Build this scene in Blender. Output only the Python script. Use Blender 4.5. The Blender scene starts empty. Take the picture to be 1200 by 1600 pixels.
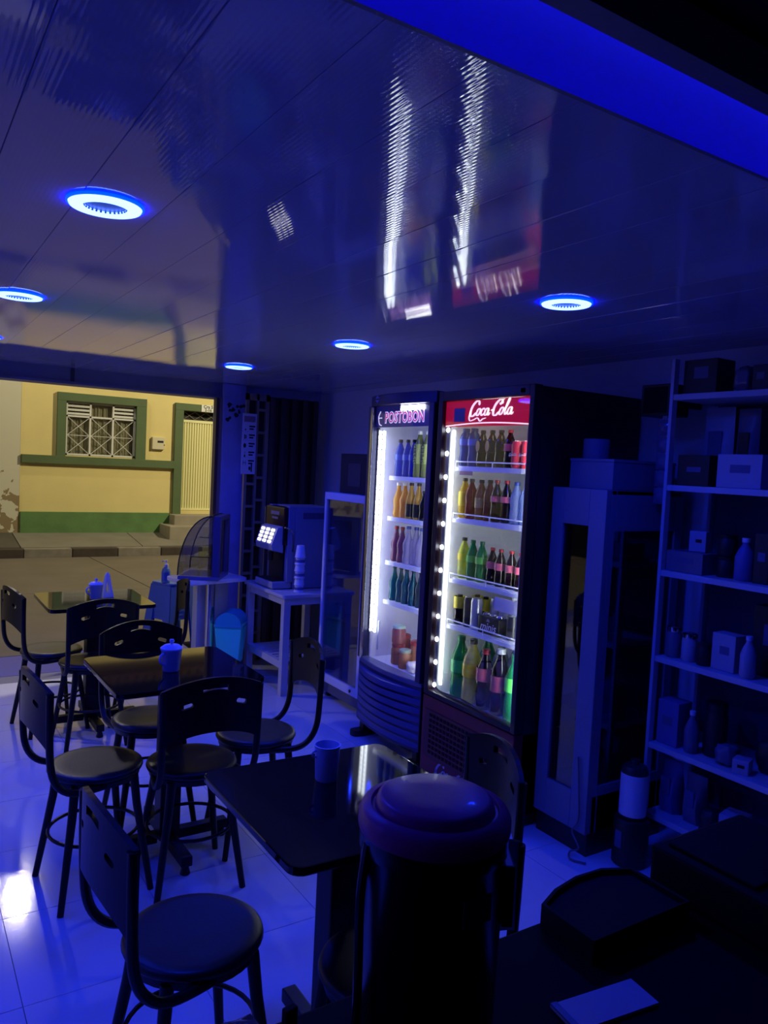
import bpy, bmesh, math, random
from mathutils import Vector, Matrix
random.seed(7)
S = bpy.context.scene
COL = S.collection
PI = math.pi

# ------------------------------------------------------------------ camera
cam_d = bpy.data.cameras.new('camera'); cam = bpy.data.objects.new('camera', cam_d); COL.objects.link(cam)
cam_d.sensor_fit = 'HORIZONTAL'; cam_d.sensor_width = 36.0; cam_d.lens = 36.0; cam_d.clip_start = 0.02
RW = Matrix(((0.84137, 0.00983, 0.54037), (-0.53811, -0.07687, 0.83934), (0.05020, -0.99699, -0.05866)))
# world axes are the rows of RW in camera (right, down, forward) space
right = Vector((RW[0][0], RW[1][0], RW[2][0])); down = Vector((RW[0][1], RW[1][1], RW[2][1])); fwd = Vector((RW[0][2], RW[1][2], RW[2][2]))
m = Matrix((( right.x, -down.x, -fwd.x, 0), (right.y, -down.y, -fwd.y, 0), (right.z, -down.z, -fwd.z, 1.6), (0, 0, 0, 1)))
cam.matrix_world = m
S.camera = cam

# ------------------------------------------------------------------ world, exposure, street light
w = bpy.data.worlds.new('night'); S.world = w; w.use_nodes = True
w.node_tree.nodes['Background'].inputs[0].default_value = (0.010, 0.011, 0.016, 1)
w.node_tree.nodes['Background'].inputs[1].default_value = 0.6
S.view_settings.view_transform = 'Standard'; S.view_settings.look = 'None'
S.view_settings.exposure = 0.0; S.view_settings.gamma = 1.0; S.view_settings.use_curve_mapping = False

RING_RGB = (0.09, 0.17, 1.0); RING_POWER = 9.0     # ceiling ring lamps
GLOW_POWER = 55.0
SPOT_RGB = (0.003, 0.022, 1.0); SPOT_W = 37.0; SPOT_DEG = 168
FRIDGE_LED = 16.0

def point_lamp(name, loc, rgb, watts, radius):
    d = bpy.data.lights.new(name, 'POINT'); d.color = rgb; d.energy = watts; d.shadow_soft_size = radius
    o = bpy.data.objects.new(name, d); o.location = loc; COL.objects.link(o); return o
point_lamp('street_light_bulb', (1.62, 11.9, 4.95), (1.0, 0.92, 0.76), 110, 0.10)
point_lamp('street_light_bulb', (7.6, 7.9, 5.6), (1.0, 0.90, 0.62), 1850, 0.15)
point_lamp('street_light_bulb', (-5.5, 9.8, 5.0), (1.0, 0.90, 0.68), 380, 0.15)

# ------------------------------------------------------------------ materials
MATS = {}
def mat(name, col, rough=0.5, metal=0.0, spec=0.5, emit=None, estr=0.0, noise=0.0, nscale=8.0, bump=0.0, bscale=60.0, coat=0.0):
    if name in MATS: return MATS[name]
    M = bpy.data.materials.new(name); M.use_nodes = True; nt = M.node_tree
    b = nt.nodes['Principled BSDF']
    b.inputs['Base Color'].default_value = (*col, 1); b.inputs['Roughness'].default_value = rough
    b.inputs['Metallic'].default_value = metal; b.inputs['Specular IOR Level'].default_value = spec
    if coat: b.inputs['Coat Weight'].default_value = coat; b.inputs['Coat Roughness'].default_value = 0.08
    if emit: b.inputs['Emission Color'].default_value = (*emit, 1); b.inputs['Emission Strength'].default_value = estr
    if noise or bump:
        tc = nt.nodes.new('ShaderNodeTexCoord')
    if noise:
        n = nt.nodes.new('ShaderNodeTexNoise'); n.inputs['Scale'].default_value = nscale; n.inputs['Detail'].default_value = 6
        mx = nt.nodes.new('ShaderNodeMix'); mx.data_type = 'RGBA'
        mx.inputs['A'].default_value = (*[c*(1-noise) for c in col], 1); mx.inputs['B'].default_value = (*[min(1, c*(1+noise)) for c in col], 1)
        nt.links.new(tc.outputs['Object'], n.inputs['Vector']); nt.links.new(n.outputs['Fac'], mx.inputs['Factor'])
        nt.links.new(mx.outputs['Result'], b.inputs['Base Color'])
    if bump:
        n2 = nt.nodes.new('ShaderNodeTexNoise'); n2.inputs['Scale'].default_value = bscale; n2.inputs['Detail'].default_value = 4
        bp = nt.nodes.new('ShaderNodeBump'); bp.inputs['Strength'].default_value = bump; bp.inputs['Distance'].default_value = 0.01
        nt.links.new(tc.outputs['Object'], n2.inputs['Vector']); nt.links.new(n2.outputs['Fac'], bp.inputs['Height'])
        nt.links.new(bp.outputs['Normal'], b.inputs['Normal'])
    MATS[name] = M; return M

def glassy(name, tint=(1, 1, 1), refl=0.10, rough=0.02):
    """thin pane: light passes straight through, part of it mirrors"""
    if name in MATS: return MATS[name]
    M = bpy.data.materials.new(name); M.use_nodes = True; nt = M.node_tree; nt.nodes.clear()
    out = nt.nodes.new('ShaderNodeOutputMaterial'); t = nt.nodes.new('ShaderNodeBsdfTransparent'); g = nt.nodes.new('ShaderNodeBsdfGlossy')
    t.inputs[0].default_value = (*tint, 1); g.inputs['Roughness'].default_value = rough; g.inputs[0].default_value = (1, 1, 1, 1)
    f = nt.nodes.new('ShaderNodeLayerWeight'); f.inputs[0].default_value = 0.5
    pw = nt.nodes.new('ShaderNodeMath'); pw.operation = 'POWER'; pw.inputs[1].default_value = 4.0
    mm = nt.nodes.new('ShaderNodeMath'); mm.operation = 'MULTIPLY_ADD'; mm.inputs[1].default_value = 0.7; mm.inputs[2].default_value = 0.03+refl*0.3
    nt.links.new(f.outputs['Facing'], pw.inputs[0]); nt.links.new(pw.outputs[0], mm.inputs[0])
    mx = nt.nodes.new('ShaderNodeMixShader'); nt.links.new(mm.outputs[0], mx.inputs[0])
    nt.links.new(t.outputs[0], mx.inputs[1]); nt.links.new(g.outputs[0], mx.inputs[2]); nt.links.new(mx.outputs[0], out.inputs[0])
    MATS[name] = M; return M

def drink(name, col, clear=0.35):
    """filled bottle: coloured, partly see-through, shiny"""
    if name in MATS: return MATS[name]
    M = bpy.data.materials.new(name); M.use_nodes = True; nt = M.node_tree
    b = nt.nodes['Principled BSDF']; out = nt.nodes['Material Output']
    b.inputs['Base Color'].default_value = (*col, 1); b.inputs['Roughness'].default_value = 0.12
    b.inputs['Coat Weight'].default_value = 0.25; b.inputs['Coat Roughness'].default_value = 0.06
    tl = nt.nodes.new('ShaderNodeBsdfTranslucent'); tl.inputs[0].default_value = (*col, 1)
    tr = nt.nodes.new('ShaderNodeBsdfTransparent'); tr.inputs[0].default_value = (*[min(1, c*1.1+0.02) for c in col], 1)
    a = nt.nodes.new('ShaderNodeMixShader'); a.inputs[0].default_value = 0.45
    nt.links.new(b.outputs[0], a.inputs[1]); nt.links.new(tl.outputs[0], a.inputs[2])
    c = nt.nodes.new('ShaderNodeMixShader'); c.inputs[0].default_value = clear*0.6
    nt.links.new(a.outputs[0], c.inputs[1]); nt.links.new(tr.outputs[0], c.inputs[2]); nt.links.new(c.outputs[0], out.inputs[0])
    MATS[name] = M; return M

def emitter(name, col, strength): return mat(name, (0.02, 0.02, 0.02), 0.5, emit=col, estr=strength)

black_lacquer = mat('black_lacquer', (0.004, 0.0035, 0.004), 0.34, spec=0.32)
black_metal = mat('black_metal', (0.004, 0.004, 0.0045), 0.40, spec=0.35)
seat_vinyl = mat('seat_vinyl', (0.011, 0.011, 0.012), 0.38, spec=0.5, bump=0.05, bscale=120)
granite = mat('black_granite', (0.006, 0.006, 0.007), 0.045, spec=0.42, noise=0.5, nscale=90)
chrome = mat('chrome', (0.62, 0.62, 0.65), 0.16, 1.0)
white_plastic = mat('white_plastic', (0.72, 0.73, 0.78), 0.35)
white_paint = mat('white_paint', (0.62, 0.60, 0.56), 0.45, noise=0.12, nscale=12)
white_enamel = mat('white_enamel', (0.74, 0.75, 0.78), 0.28)
dark_plastic = mat('dark_plastic', (0.012, 0.012, 0.014), 0.42)
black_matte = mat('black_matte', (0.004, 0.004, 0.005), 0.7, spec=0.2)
wall_white = mat('wall_white', (0.62, 0.64, 0.72), 0.75, noise=0.08, nscale=3, bump=0.08, bscale=30)
clear_glass = glassy('clear_glass', (0.96, 0.97, 0.98), 0.05)

# ------------------------------------------------------------------ mesh builder
class MB:
    def __init__(s): s.v = []; s.f = []
    def raw(s, v, f, M=None):
        o = len(s.v); s.v += [tuple(M @ Vector(p)) if M else tuple(p) for p in v]; s.f += [tuple(i+o for i in q) for q in f]; return s
    def box(s, x0, x1, y0, y1, z0, z1, M=None):
        return s.raw([(x0,y0,z0),(x1,y0,z0),(x1,y1,z0),(x0,y1,z0),(x0,y0,z1),(x1,y0,z1),(x1,y1,z1),(x0,y1,z1)],
                     [(0,3,2,1),(4,5,6,7),(0,1,5,4),(1,2,6,5),(2,3,7,6),(3,0,4,7)], M)
    def prism(s, poly, z0, z1, M=None):
        n = len(poly)
        v = [(x, y, z0) for x, y in poly]+[(x, y, z1) for x, y in poly]
        f = [tuple(range(n-1, -1, -1)), tuple(range(n, 2*n))]+[(i, (i+1) % n, n+(i+1) % n, n+i) for i in range(n)]
        return s.raw(v, f, M)
    def lathe(s, prof, n=24, c=(0, 0, 0), M=None, cap=True):
        v = []; f = []; rings = []
        for r, z in prof:
            if r < 1e-6: rings.append([len(v)]); v.append((c[0], c[1], c[2]+z))
            else:
                rings.append(list(range(len(v), len(v)+n)))
                v += [(c[0]+r*math.cos(2*PI*i/n), c[1]+r*math.sin(2*PI*i/n), c[2]+z) for i in range(n)]
        for a, b in zip(rings, rings[1:]):
            for i in range(n):
                j = (i+1) % n
                if len(a) == 1 and len(b) == 1: continue
                if len(a) == 1: f.append((a[0], b[j], b[i]))
                elif len(b) == 1: f.append((a[i], a[j], b[0]))
                else: f.append((a[i], a[j], b[j], b[i]))
        if cap and len(rings[0]) > 1: f.append(tuple(reversed(rings[0])))
        if cap and len(rings[-1]) > 1: f.append(tuple(rings[-1]))
        return s.raw(v, f, M)
    def tube(s, pts, r, n=8, closed=False, M=None):
        P = [Vector(p) for p in pts]; k = len(P); R = r if isinstance(r, (list, tuple)) else [r]*k
        v = []; f = []
        up = None
        for i in range(k):
            a = P[i-1] if (i > 0 or closed) else P[i]; b = P[(i+1) % k] if (i < k-1 or closed) else P[i]
            t = (b-a).normalized()
            if up is None:
                up = Vector((0, 0, 1)) if abs(t.z) < 0.9 else Vector((1, 0, 0))
            x = t.cross(up).normalized(); up = x.cross(t).normalized()
            v += [tuple(P[i]+(x*math.cos(2*PI*j/n)+up*math.sin(2*PI*j/n))*R[i]) for j in range(n)]
        for i in range(k if closed else k-1):
            i2 = (i+1) % k
            for j in range(n):
                j2 = (j+1) % n
                f.append((i*n+j, i*n+j2, i2*n+j2, i2*n+j))
        if not closed: f += [tuple(reversed(range(n))), tuple(range((k-1)*n, k*n))]
        return s.raw(v, f, M)
    def build(s, name, ma, parent=None, bevel=0.0, smooth=40, loc=None, recalc=True):
        me = bpy.data.meshes.new(name); me.from_pydata(s.v, [], s.f)
        if recalc or bevel:
            bm = bmesh.new(); bm.from_mesh(me)
            bmesh.ops.recalc_face_normals(bm, faces=bm.faces)
            if bevel:
                es = [e for e in bm.edges if len(e.link_faces) == 2 and e.calc_face_angle(0) > 0.6]
                bmesh.ops.bevel(bm, geom=es, offset=bevel, segments=2, affect='EDGES', profile=0.6, clamp_overlap=True)
            bm.to_mesh(me); bm.free()
        me.materials.append(ma)
        if smooth:
            me.polygons.foreach_set('use_smooth', [True]*len(me.polygons)); me.set_sharp_from_angle(angle=math.radians(min(smooth, 12) if bevel else smooth))
        o = bpy.data.objects.new(name, me); COL.objects.link(o)
        if parent: o.parent = parent
        if loc: o.location = loc
        return o

def B(x0, x1, y0, y1, z0, z1, M=None): return MB().box(x0, x1, y0, y1, z0, z1, M)
def rr(w, h, r, n=5):
    p = []
    for cx, cy, a in ((w/2-r, h/2-r, 0), (-w/2+r, h/2-r, 90), (-w/2+r, -h/2+r, 180), (w/2-r, -h/2+r, 270)):
        for i in range(n+1):
            t = math.radians(a+90*i/n); p.append((cx+r*math.cos(t), cy+r*math.sin(t)))
    return p
def spline(pts, sub=6, closed=False):
    P = [Vector(p) for p in pts]; n = len(P); out = []
    for i in range(n if closed else n-1):
        g = lambda k: P[k % n] if closed else P[max(0, min(n-1, k))]
        a, b, c, d = g(i-1), g(i), g(i+1), g(i+2)
        for j in range(sub):
            t = j/sub
            out.append(0.5*((2*b)+(c-a)*t+(2*a-5*b+4*c-d)*t*t+(3*b-a-3*c+d)*t**3))
    if not closed: out.append(P[-1])
    return out
def tag(o, label, cat, group=None):
    o['label'] = label; o['category'] = cat
    if group: o['group'] = group
    return o
def thing(name, label, cat, loc=(0, 0, 0), rz=0.0, group=None):
    o = bpy.data.objects.new(name, None); COL.objects.link(o); o.location = loc; o.rotation_euler = (0, 0, rz); o.empty_display_size = 0.1
    return tag(o, label, cat, group)
def struct(o): o['kind'] = 'structure'; return o
def kids(o): return [c for c in bpy.data.objects if c.parent == o]
def copy_tree(src, loc, rz, label, group=None, scale=None):
    r = src.copy(); COL.objects.link(r); r.location = loc; r.rotation_euler = (0, 0, rz); r['label'] = label
    if group: r['group'] = group
    if scale: r.scale = scale
    for ch in kids(src):
        c = ch.copy(); COL.objects.link(c); c.parent = r
        for g in kids(ch):
            d = g.copy(); COL.objects.link(d); d.parent = c
    return r
def text_mesh(name, body, size, ma, parent, M, depth=0.001, offset=0.0, shear=0.0, space=1.0, xscale=1.0):
    cu = bpy.data.curves.new(name, 'FONT'); cu.body = body; cu.size = size; cu.extrude = depth; cu.offset = offset; cu.shear = shear
    cu.align_x = 'CENTER'; cu.align_y = 'CENTER'; cu.space_character = space; cu.resolution_u = 3
    t = bpy.data.objects.new(name, cu); COL.objects.link(t)
    dg = bpy.context.evaluated_depsgraph_get(); me = bpy.data.meshes.new_from_object(t.evaluated_get(dg))
    bpy.data.objects.remove(t); me.name = name
    me.transform(M @ Matrix.Diagonal((xscale, 1, 1, 1))); me.materials.clear(); me.materials.append(ma)
    o = bpy.data.objects.new(name, me); COL.objects.link(o)
    if parent: o.parent = parent
    return o
# maps (u right as seen, v up, w out) onto a wall facing -X: u -> -Y
def M_negx(x, y, z): return Matrix(((0, 0, -1, x), (-1, 0, 0, y), (0, 1, 0, z), (0, 0, 0, 1)))
def M_negy(x, y, z): return Matrix(((1, 0, 0, x), (0, 0, -1, y), (0, 1, 0, z), (0, 0, 0, 1)))

def script_logo(name, ma, parent, M, width, depth=0.001):
    """flowing red-soda script: ribbon strokes, thick on the downstrokes"""
    W = []
    def cap(o):
        W.append(([(o+1.75, 1.5), (o+1.55, 2.05), (o+.95, 2.1), (o+.3, 1.5), (o+.05, .65), (o+.3, -.02), (o+.85, -.05), (o+1.35, .4)], .26))
    cap(0)
    W.append(([(.1, .75), (-.05, -.15), (.35, -.75), (1.2, -.62), (2.0, -.38), (2.7, -.85), (3.3, -.55), (4.0, -.42)], .17))
    def oo(c): W.append(([(c+.36*math.cos(t)+.1*math.sin(t), .5+.52*math.sin(t)) for t in [PI/2+i*2*PI/10 for i in range(11)]], .2))
    oo(1.9)
    W.append(([(3.2, .8), (3.0, 1.02), (2.65, .8), (2.55, .35), (2.8, -.02), (3.25, .25)], .2))
    oo(3.75); W.append(([(4.2, 1.0), (4.12, .3), (4.3, 0), (4.65, .35)], .2))
    W.append(([(4.7, .6), (4.95, .75), (5.2, .6), (5.45, .72)], .15))
    cap(5.2); W.append(([(6.3, 1.75), (6.6, 1.45), (6.9, 2.1), (7.3, 2.2)], .15))
    oo(7.05)
    W.append(([(7.55, .5), (8.05, 1.2), (8.35, 2.1), (8.15, 2.2), (7.9, 1.2), (7.85, .2), (8.05, 0), (8.35, .35)], .19))
    oo(8.8); W.append(([(9.25, 1.0), (9.17, .3), (9.35, 0), (9.7, .3)], .2))
    k = width/9.9; mb = MB()
    for pts, wd in W:
        sp = spline([(x+.28*y, y, 0) for x, y in pts], 5); n = len(sp); v = []
        for i, p in enumerate(sp):
            t = (sp[min(n-1, i+1)]-sp[max(0, i-1)]).normalized(); nx = Vector((-t.y, t.x, 0))
            e = min(1, min(i, n-1-i)/3+.35)
            h = wd*(.45+.75*abs(t.y))*.75*e
            for q in (p+nx*h, p-nx*h): v += [((q.x-5)*k, (q.y-.6)*k, 0), ((q.x-5)*k, (q.y-.6)*k, depth)]
        f = []
        for i in range(n-1):
            a = 4*i; b = a+4
            f += [(a+1, a+3, b+3, b+1), (a, b, b+2, a+2), (a, a+1, b+1, b), (a+2, b+2, b+3, a+3)]
        f += [(0, 2, 3, 1), (4*n-4, 4*n-3, 4*n-1, 4*n-2)]
        mb.raw(v, f, M)
    return mb.build(name, ma, parent, smooth=0)
ORD = ['first', 'second', 'third', 'fourth', 'fifth', 'sixth', 'seventh', 'eighth', 'ninth', 'tenth', 'eleventh', 'twelfth']

# ================================================================== SETTING
HC = 2.18
# floor tiles
tile_m = mat('white_floor_tile', (0.66, 0.68, 0.72), 0.10, spec=0.5, bump=0.02, bscale=60)
grout = mat('grey_grout', (0.22, 0.22, 0.25), 0.7)
XW0, XW1, YB = -2.2, 3.05, 5.87
fl = struct(B(XW0, XW1, -1.2, YB, -0.06, -0.004).build('floor', grout))
TP = 0.4825; tm = None
ix = 0
for i in range(-6, 6):
    for j in range(-3, 11):
        x0 = 0.335+TP*i; y0 = 2.302+TP*(j-4)
        x1 = min(x0+TP, XW1); y1 = min(y0+TP, YB)
        if y0 < -0.7 or x0 >= XW1 or y0 >= YB: continue
        full = (x1-x0 > TP-1e-4 and y1-y0 > TP-1e-4)
        if full and tm:
            o = bpy.data.objects.new('floor_tile', tm); COL.objects.link(o); o.parent = fl
        else:
            o = B(0.0012, x1-x0-0.0012, 0.0012, y1-y0-0.0012, -0.012, 0).build('floor_tile', tile_m, fl, smooth=0)
            if full: tm = o.data
        o.location = (x0, y0, random.uniform(-.0003, 0.0))

# walls
WT = 0.12
struct(B(XW1, XW1+WT, -1.2, 5.95, 0, HC+.1).build('wall_right', wall_white))
struct(B(XW0-WT, XW0, -1.2, 5.95, 0, HC+.1).build('wall_left', wall_white))
struct(B(XW0-WT, XW1+WT, -1.32, -1.2, 0, HC+.1).build('wall_front', mat('dark_wall', (0.03, 0.03, 0.035), 0.8)))
wb = B(2.345, XW1+WT, 5.80, 5.95, 0, HC+.1).build('wall_back', wall_white); struct(wb)
blue_paint = mat('blue_painted_plaster', (0.34, 0.37, 0.72), 0.6, noise=0.25, nscale=9, bump=0.15, bscale=25)
pil = struct(B(2.163, 2.345, 5.72, 5.95, 0, HC).build('pillar', blue_paint, bevel=0.004))
pe = mat('chipped_paint', (0.03, 0.03, 0.05), 0.8)
mb = MB()
for k in range(16):
    cx = random.uniform(2.19, 2.33); cz = 2.03-abs(random.gauss(0, .07)); r = random.uniform(.006, .02)
    mb.prism([(r*random.uniform(.6, 1.3)*math.cos(2*PI*a/7), r*random.uniform(.5, 1.1)*math.sin(2*PI*a/7)) for a in range(7)], 0, .0015, M_negy(cx, 5.72, cz))
mb.build('paint_chip', pe, pil, smooth=0)['kind'] = 'stuff'
# beam over the opening and steel door frame
beam_m = mat('grey_beam_paint', (0.16, 0.16, 0.22), 0.5, noise=0.2, nscale=5)
bm_ = struct(B(XW0, 2.345, 5.76, 5.95, 2.066, HC+.1).build('trim_1', beam_m))
B(XW0, 2.16, 5.745, 5.76, 2.0665, 2.085).build('beam_flange', beam_m, bm_)
B(1.05, 1.075, 5.75, 5.76, 2.066, HC).build('beam_joint', pe, bm_)
B(0.35, 0.36, 5.755, 5.76, 2.066, HC).build('beam_joint', pe, bm_)
frame_m = mat('brown_steel', (0.11, 0.055, 0.04), 0.45)
struct(B(2.112, 2.136, 5.74, 5.80, 0, 2.066).build('trim_2', frame_m))
struct(B(2.138, 2.161, 5.74, 5.84, 0, 2.066).build('trim_3', mat('pale_steel', (0.26, 0.2, 0.18), 0.5)))

# ceiling: PVC panels running to the street, finely ribbed
cm = bpy.data.materials.new('white_pvc_panel'); cm.use_nodes = True; nt = cm.node_tree; b = nt.nodes['Principled BSDF']
b.inputs['Base Color'].default_value = (0.36, 0.38, 0.52, 1); b.inputs['Roughness'].default_value = 0.03; b.inputs['Specular IOR Level'].default_value = 0.5
tc = nt.nodes.new('ShaderNodeTexCoord'); wv = nt.nodes.new('ShaderNodeTexWave'); wv.wave_type = 'BANDS'; wv.bands_direction = 'X'
wv.inputs['Scale'].default_value = 32.0; wv.inputs['Distortion'].default_value = 0.0
bp = nt.nodes.new('ShaderNodeBump'); bp.inputs['Strength'].default_value = 0.04; bp.inputs['Distance'].default_value = 0.0015
n1 = nt.nodes.new('ShaderNodeTexNoise'); n1.inputs['Scale'].default_value = 5.0; n1.inputs['Detail'].default_value = 1
mp = nt.nodes.new('ShaderNodeMapping'); mp.inputs['Scale'].default_value = (3.0, 0.35, 1)
bp2 = nt.nodes.new('ShaderNodeBump'); bp2.inputs['Strength'].default_value = 0.05; bp2.inputs['Distance'].default_value = 0.004
nt.links.new(tc.outputs['Object'], wv.inputs['Vector']); nt.links.new(wv.outputs['Fac'], bp.inputs['Height'])
oi = nt.nodes.new('ShaderNodeObjectInfo'); ad = nt.nodes.new('ShaderNodeVectorMath'); ad.operation = 'ADD'
nt.links.new(tc.outputs['Object'], mp.inputs['Vector']); nt.links.new(mp.outputs[0], ad.inputs[0]); nt.links.new(oi.outputs['Random'], ad.inputs[1])
nt.links.new(ad.outputs[0], n1.inputs['Vector'])
nt.links.new(n1.outputs['Fac'], bp2.inputs['Height']); nt.links.new(bp.outputs['Normal'], bp2.inputs['Normal']); nt.links.new(bp2.outputs['Normal'], b.inputs['Normal'])
ce = struct(B(XW0, XW1, 0.58, 5.95, HC+.02, HC+.1).build('ceiling', mat('ceiling_void', (0.05, 0.05, 0.06), 0.8)))
PW = 0.1798; pm = None
i = 0; x0 = 0.535-PW*15
while x0 < XW1-0.01:
    wd = min(PW, XW1-x0)
    if wd > PW-1e-4 and pm: o = bpy.data.objects.new('ceiling_panel', pm); COL.objects.link(o); o.parent = ce
    else:
        o = MB().prism([(0.0003, -.001), (0.0014, -0.0030), (wd-0.0014, -0.0030), (wd-.0003, -.001), (wd-.0005, .008), (.0005, .008)], -4.99, 0, Matrix(((1, 0, 0, 0), (0, 0, -1, 0), (0, 1, 0, 0), (0, 0, 0, 1)))).build('ceiling_panel', cm, ce, smooth=0)
        if wd > PW-1e-4: pm = o.data
    o.location = (x0, 0.766, HC+.004); o.rotation_euler = (random.uniform(-.0006, .0006), random.uniform(-.007, .007), 0)
    x0 += PW

# dropped header near the camera: rounded PVC soffit, dark ceiling behind it
tr_ = [(0.590, 2.132), (0.62, 2.136), (0.66, 2.136), (0.69, 2.132), (0.712, 2.124), (0.727, 2.113), (0.736, 2.100), (0.740, 2.090)]
hp = [(0.752, HC+.05), (0.752, 2.096), (0.748, 2.090)]+tr_[::-1]+[(0.590, 2.082), (0.607, 2.082), (0.607, 2.078), (0.576, 2.078), (0.576, HC+.05)]
Mx = Matrix(((0, 0, 1, 0), (1, 0, 0, 0), (0, 1, 0, 0), (0, 0, 0, 1)))
sof = struct(MB().prism(hp, XW0, XW1, Mx).build('trim_4', mat('soffit_paint', (0.10, 0.10, 0.20), 0.6), smooth=50))
MB().raw([(x, y-.0008, z-.0008) for y, z in tr_ for x in (XW0+.01, XW1-.01)], [(2*k, 2*k+1, 2*k+3, 2*k+2) for k in range(len(tr_)-1)]).build('cove_lining', mat('cove_white', (.6, .6, .8), .6), sof, recalc=False, smooth=80)
tl_ = thing('cove_light', 'blue cove light glowing along the soffit at upper right', 'lamp', (0.4, .597, 2.0822))
B(-2.5, 2.6, -.006, .008, 0, .003).build('led_tape', emitter('blue_led_tape', (0.002, 0.0, 1.0), 14.0), tl_); B(-2.5, 2.6, -.0065, -.006, 0, .005).build('tape_channel', chrome, tl_)
struct(B(XW0, XW1, -1.2, 0.575, 2.13, HC+.1).build('ceiling_2', black_matte))  # black colour stands for the unlit ceiling on the camera side
# threshold strip
struct(B(XW0, 2.12, 5.87, 6.43, -0.06, -0.002).build('threshold', mat('blue_threshold_tile', (0.035, 0.04, 0.36), 0.35, noise=.2, nscale=20)))

# ------------------------------------------------------------------ ring lamps
ring_m = emitter('ring_led', RING_RGB, RING_POWER)
glow_m = emitter('ring_acrylic', (0.0, 0.002, 1.0), GLOW_POWER)
core_m = mat('lamp_core', (0.02, 0.03, 0.10), 0.3, emit=(0.0, 0.06, 0.5), estr=0.5)
def ring_lamp():
    t = thing('ceiling_downlight', '', 'lamp')
    MB().lathe([(0.0875, 0), (0.0875, -0.0045), (0.083, -0.006), (0.083, 0)], 40).build('trim_ring', glow_m, t)
    MB().lathe([(0.083, -0.001), (0.080, -0.009), (0.054, -0.013), (0.047, -0.003)], 40).build('led_ring', ring_m, t)
    MB().lathe([(0.0475, -0.001), (0.046, -0.004), (0.02, -0.0045), (0, -0.005)], 32).build('lamp_core', core_m, t)
    mb = MB()
    for k in range(28):
        a = 2*PI*k/28; mb.box(.0475-.0015, .0475+.0015, -.0022, .0022, -.0075, -.004, Matrix.Rotation(a, 4, 'Z'))
    mb.build('led_tooth', core_m, t)['kind'] = 'stuff'
    return t
lp = ring_lamp(); LZ = HC-0.0005
spots = [((0.416, 1.913), 'large bright blue ring downlight nearest the viewer on the left'),
         ((0.402, 3.248), 'blue ring downlight cut by the left edge of the photo'),
         ((1.826, 4.596), 'small blue ring downlight nearest the street door pillar'),
         ((1.870, 3.262), 'blue ring downlight in front of the blue-signed drinks fridge'),
         ((1.902, 1.888), 'blue ring downlight to the right of the fridge reflections'),
         ((0.400, 4.590), 'blue ring downlight by the street opening, out of frame left'),
         ((-1.05, 1.913), 'blue ring downlight far left near the counter, out of frame'),
         ((-1.05, 3.248), 'blue ring downlight far left mid room, out of frame'),
         ((-1.05, 4.590), 'blue ring downlight far left by the street, out of frame')]  # out-of-frame lamps continue the grid, added unseen to light the room
for k, ((x, y), lb) in enumerate(spots):
    d = bpy.data.lights.new('downlight_beam', 'SPOT'); d.color = SPOT_RGB; d.energy = SPOT_W; d.spot_size = math.radians(SPOT_DEG); d.spot_blend = 0.9; d.shadow_soft_size = 0.05
    so = bpy.data.objects.new('downlight_beam', d); so.location = (x, y, LZ-.018); COL.objects.link(so)
    if k == 0: lp.location = (x, y, LZ); lp['label'] = lb; lp['group'] = 'ceiling ring downlights'
    else: copy_tree(lp, (x, y, LZ), 0, lb, 'ceiling ring downlights')

# ================================================================== STREET
asph = mat('street_concrete', (0.150, 0.122, 0.088), 0.75, noise=0.3, nscale=1.6, bump=0.2, bscale=40)
dirt = mat('dark_joint', (0.06, 0.05, 0.04), 0.9)
rd = struct(B(-6, 12, 6.43, 12.05, -0.25, -0.015).build('street', dirt))
def slab(name, x0, x1, y0, y1, z0, z1, ma, par, skew=0.0):
    return MB().raw([(x0, y0, -.12), (x1, y0, -.12), (x1+skew, y1, -.12), (x0+skew, y1, -.12), (x0, y0, z0), (x1, y0, z0), (x1+skew, y1, z1), (x0+skew, y1, z1)],
        [(0, 3, 2, 1), (4, 5, 6, 7), (0, 1, 5, 4), (1, 2, 6, 5), (2, 3, 7, 6), (3, 0, 4, 7)]).build(name, ma, par, bevel=0.004)
for j, (y0, y1) in enumerate(((6.435, 9.1), (9.11, 12.0))):
    for i in range(6):
        x0 = -6+3.0*i-(.37 if j else 0)
        slab('road_slab', x0+.006, x0+2.994, y0, y1, 0.0+.015*j, 0.015+.015*j, asph, rd, -.12)
walk = mat('pavement_concrete', (0.20, 0.18, 0.135), 0.8, noise=0.25, nscale=3, bump=0.2, bscale=30)
pv = struct(B(-6, 12, 12.05, 13.2, -0.25, 0.12).build('pavement', dirt))
for i in range(9):
    x0 = -5.4+1.75*i
    slab('pavement_slab', x0+.006, x0+1.744, 12.18, 13.2, 0.165, 0.285, walk if x0 > 1.5 or x0 < -.5 else mat('dark_pavement', (0.085, 0.072, 0.05), 0.85, noise=.25, nscale=3), pv)
curb_a = mat('curb_pale', (0.22, 0.19, 0.14), 0.8, noise=0.35, nscale=9); curb_b = mat('curb_dark', (0.06, 0.042, 0.028), 0.85, noise=0.4, nscale=9)
for i in range(17):
    x0 = -3.66+0.66*i
    MB().box(x0+.004, x0+.656, 12.02, 12.175, -0.1, 0.155+random.uniform(-.006, .004)).build('curb_stone', curb_b if i % 2 else curb_a, pv, bevel=0.012)
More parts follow.
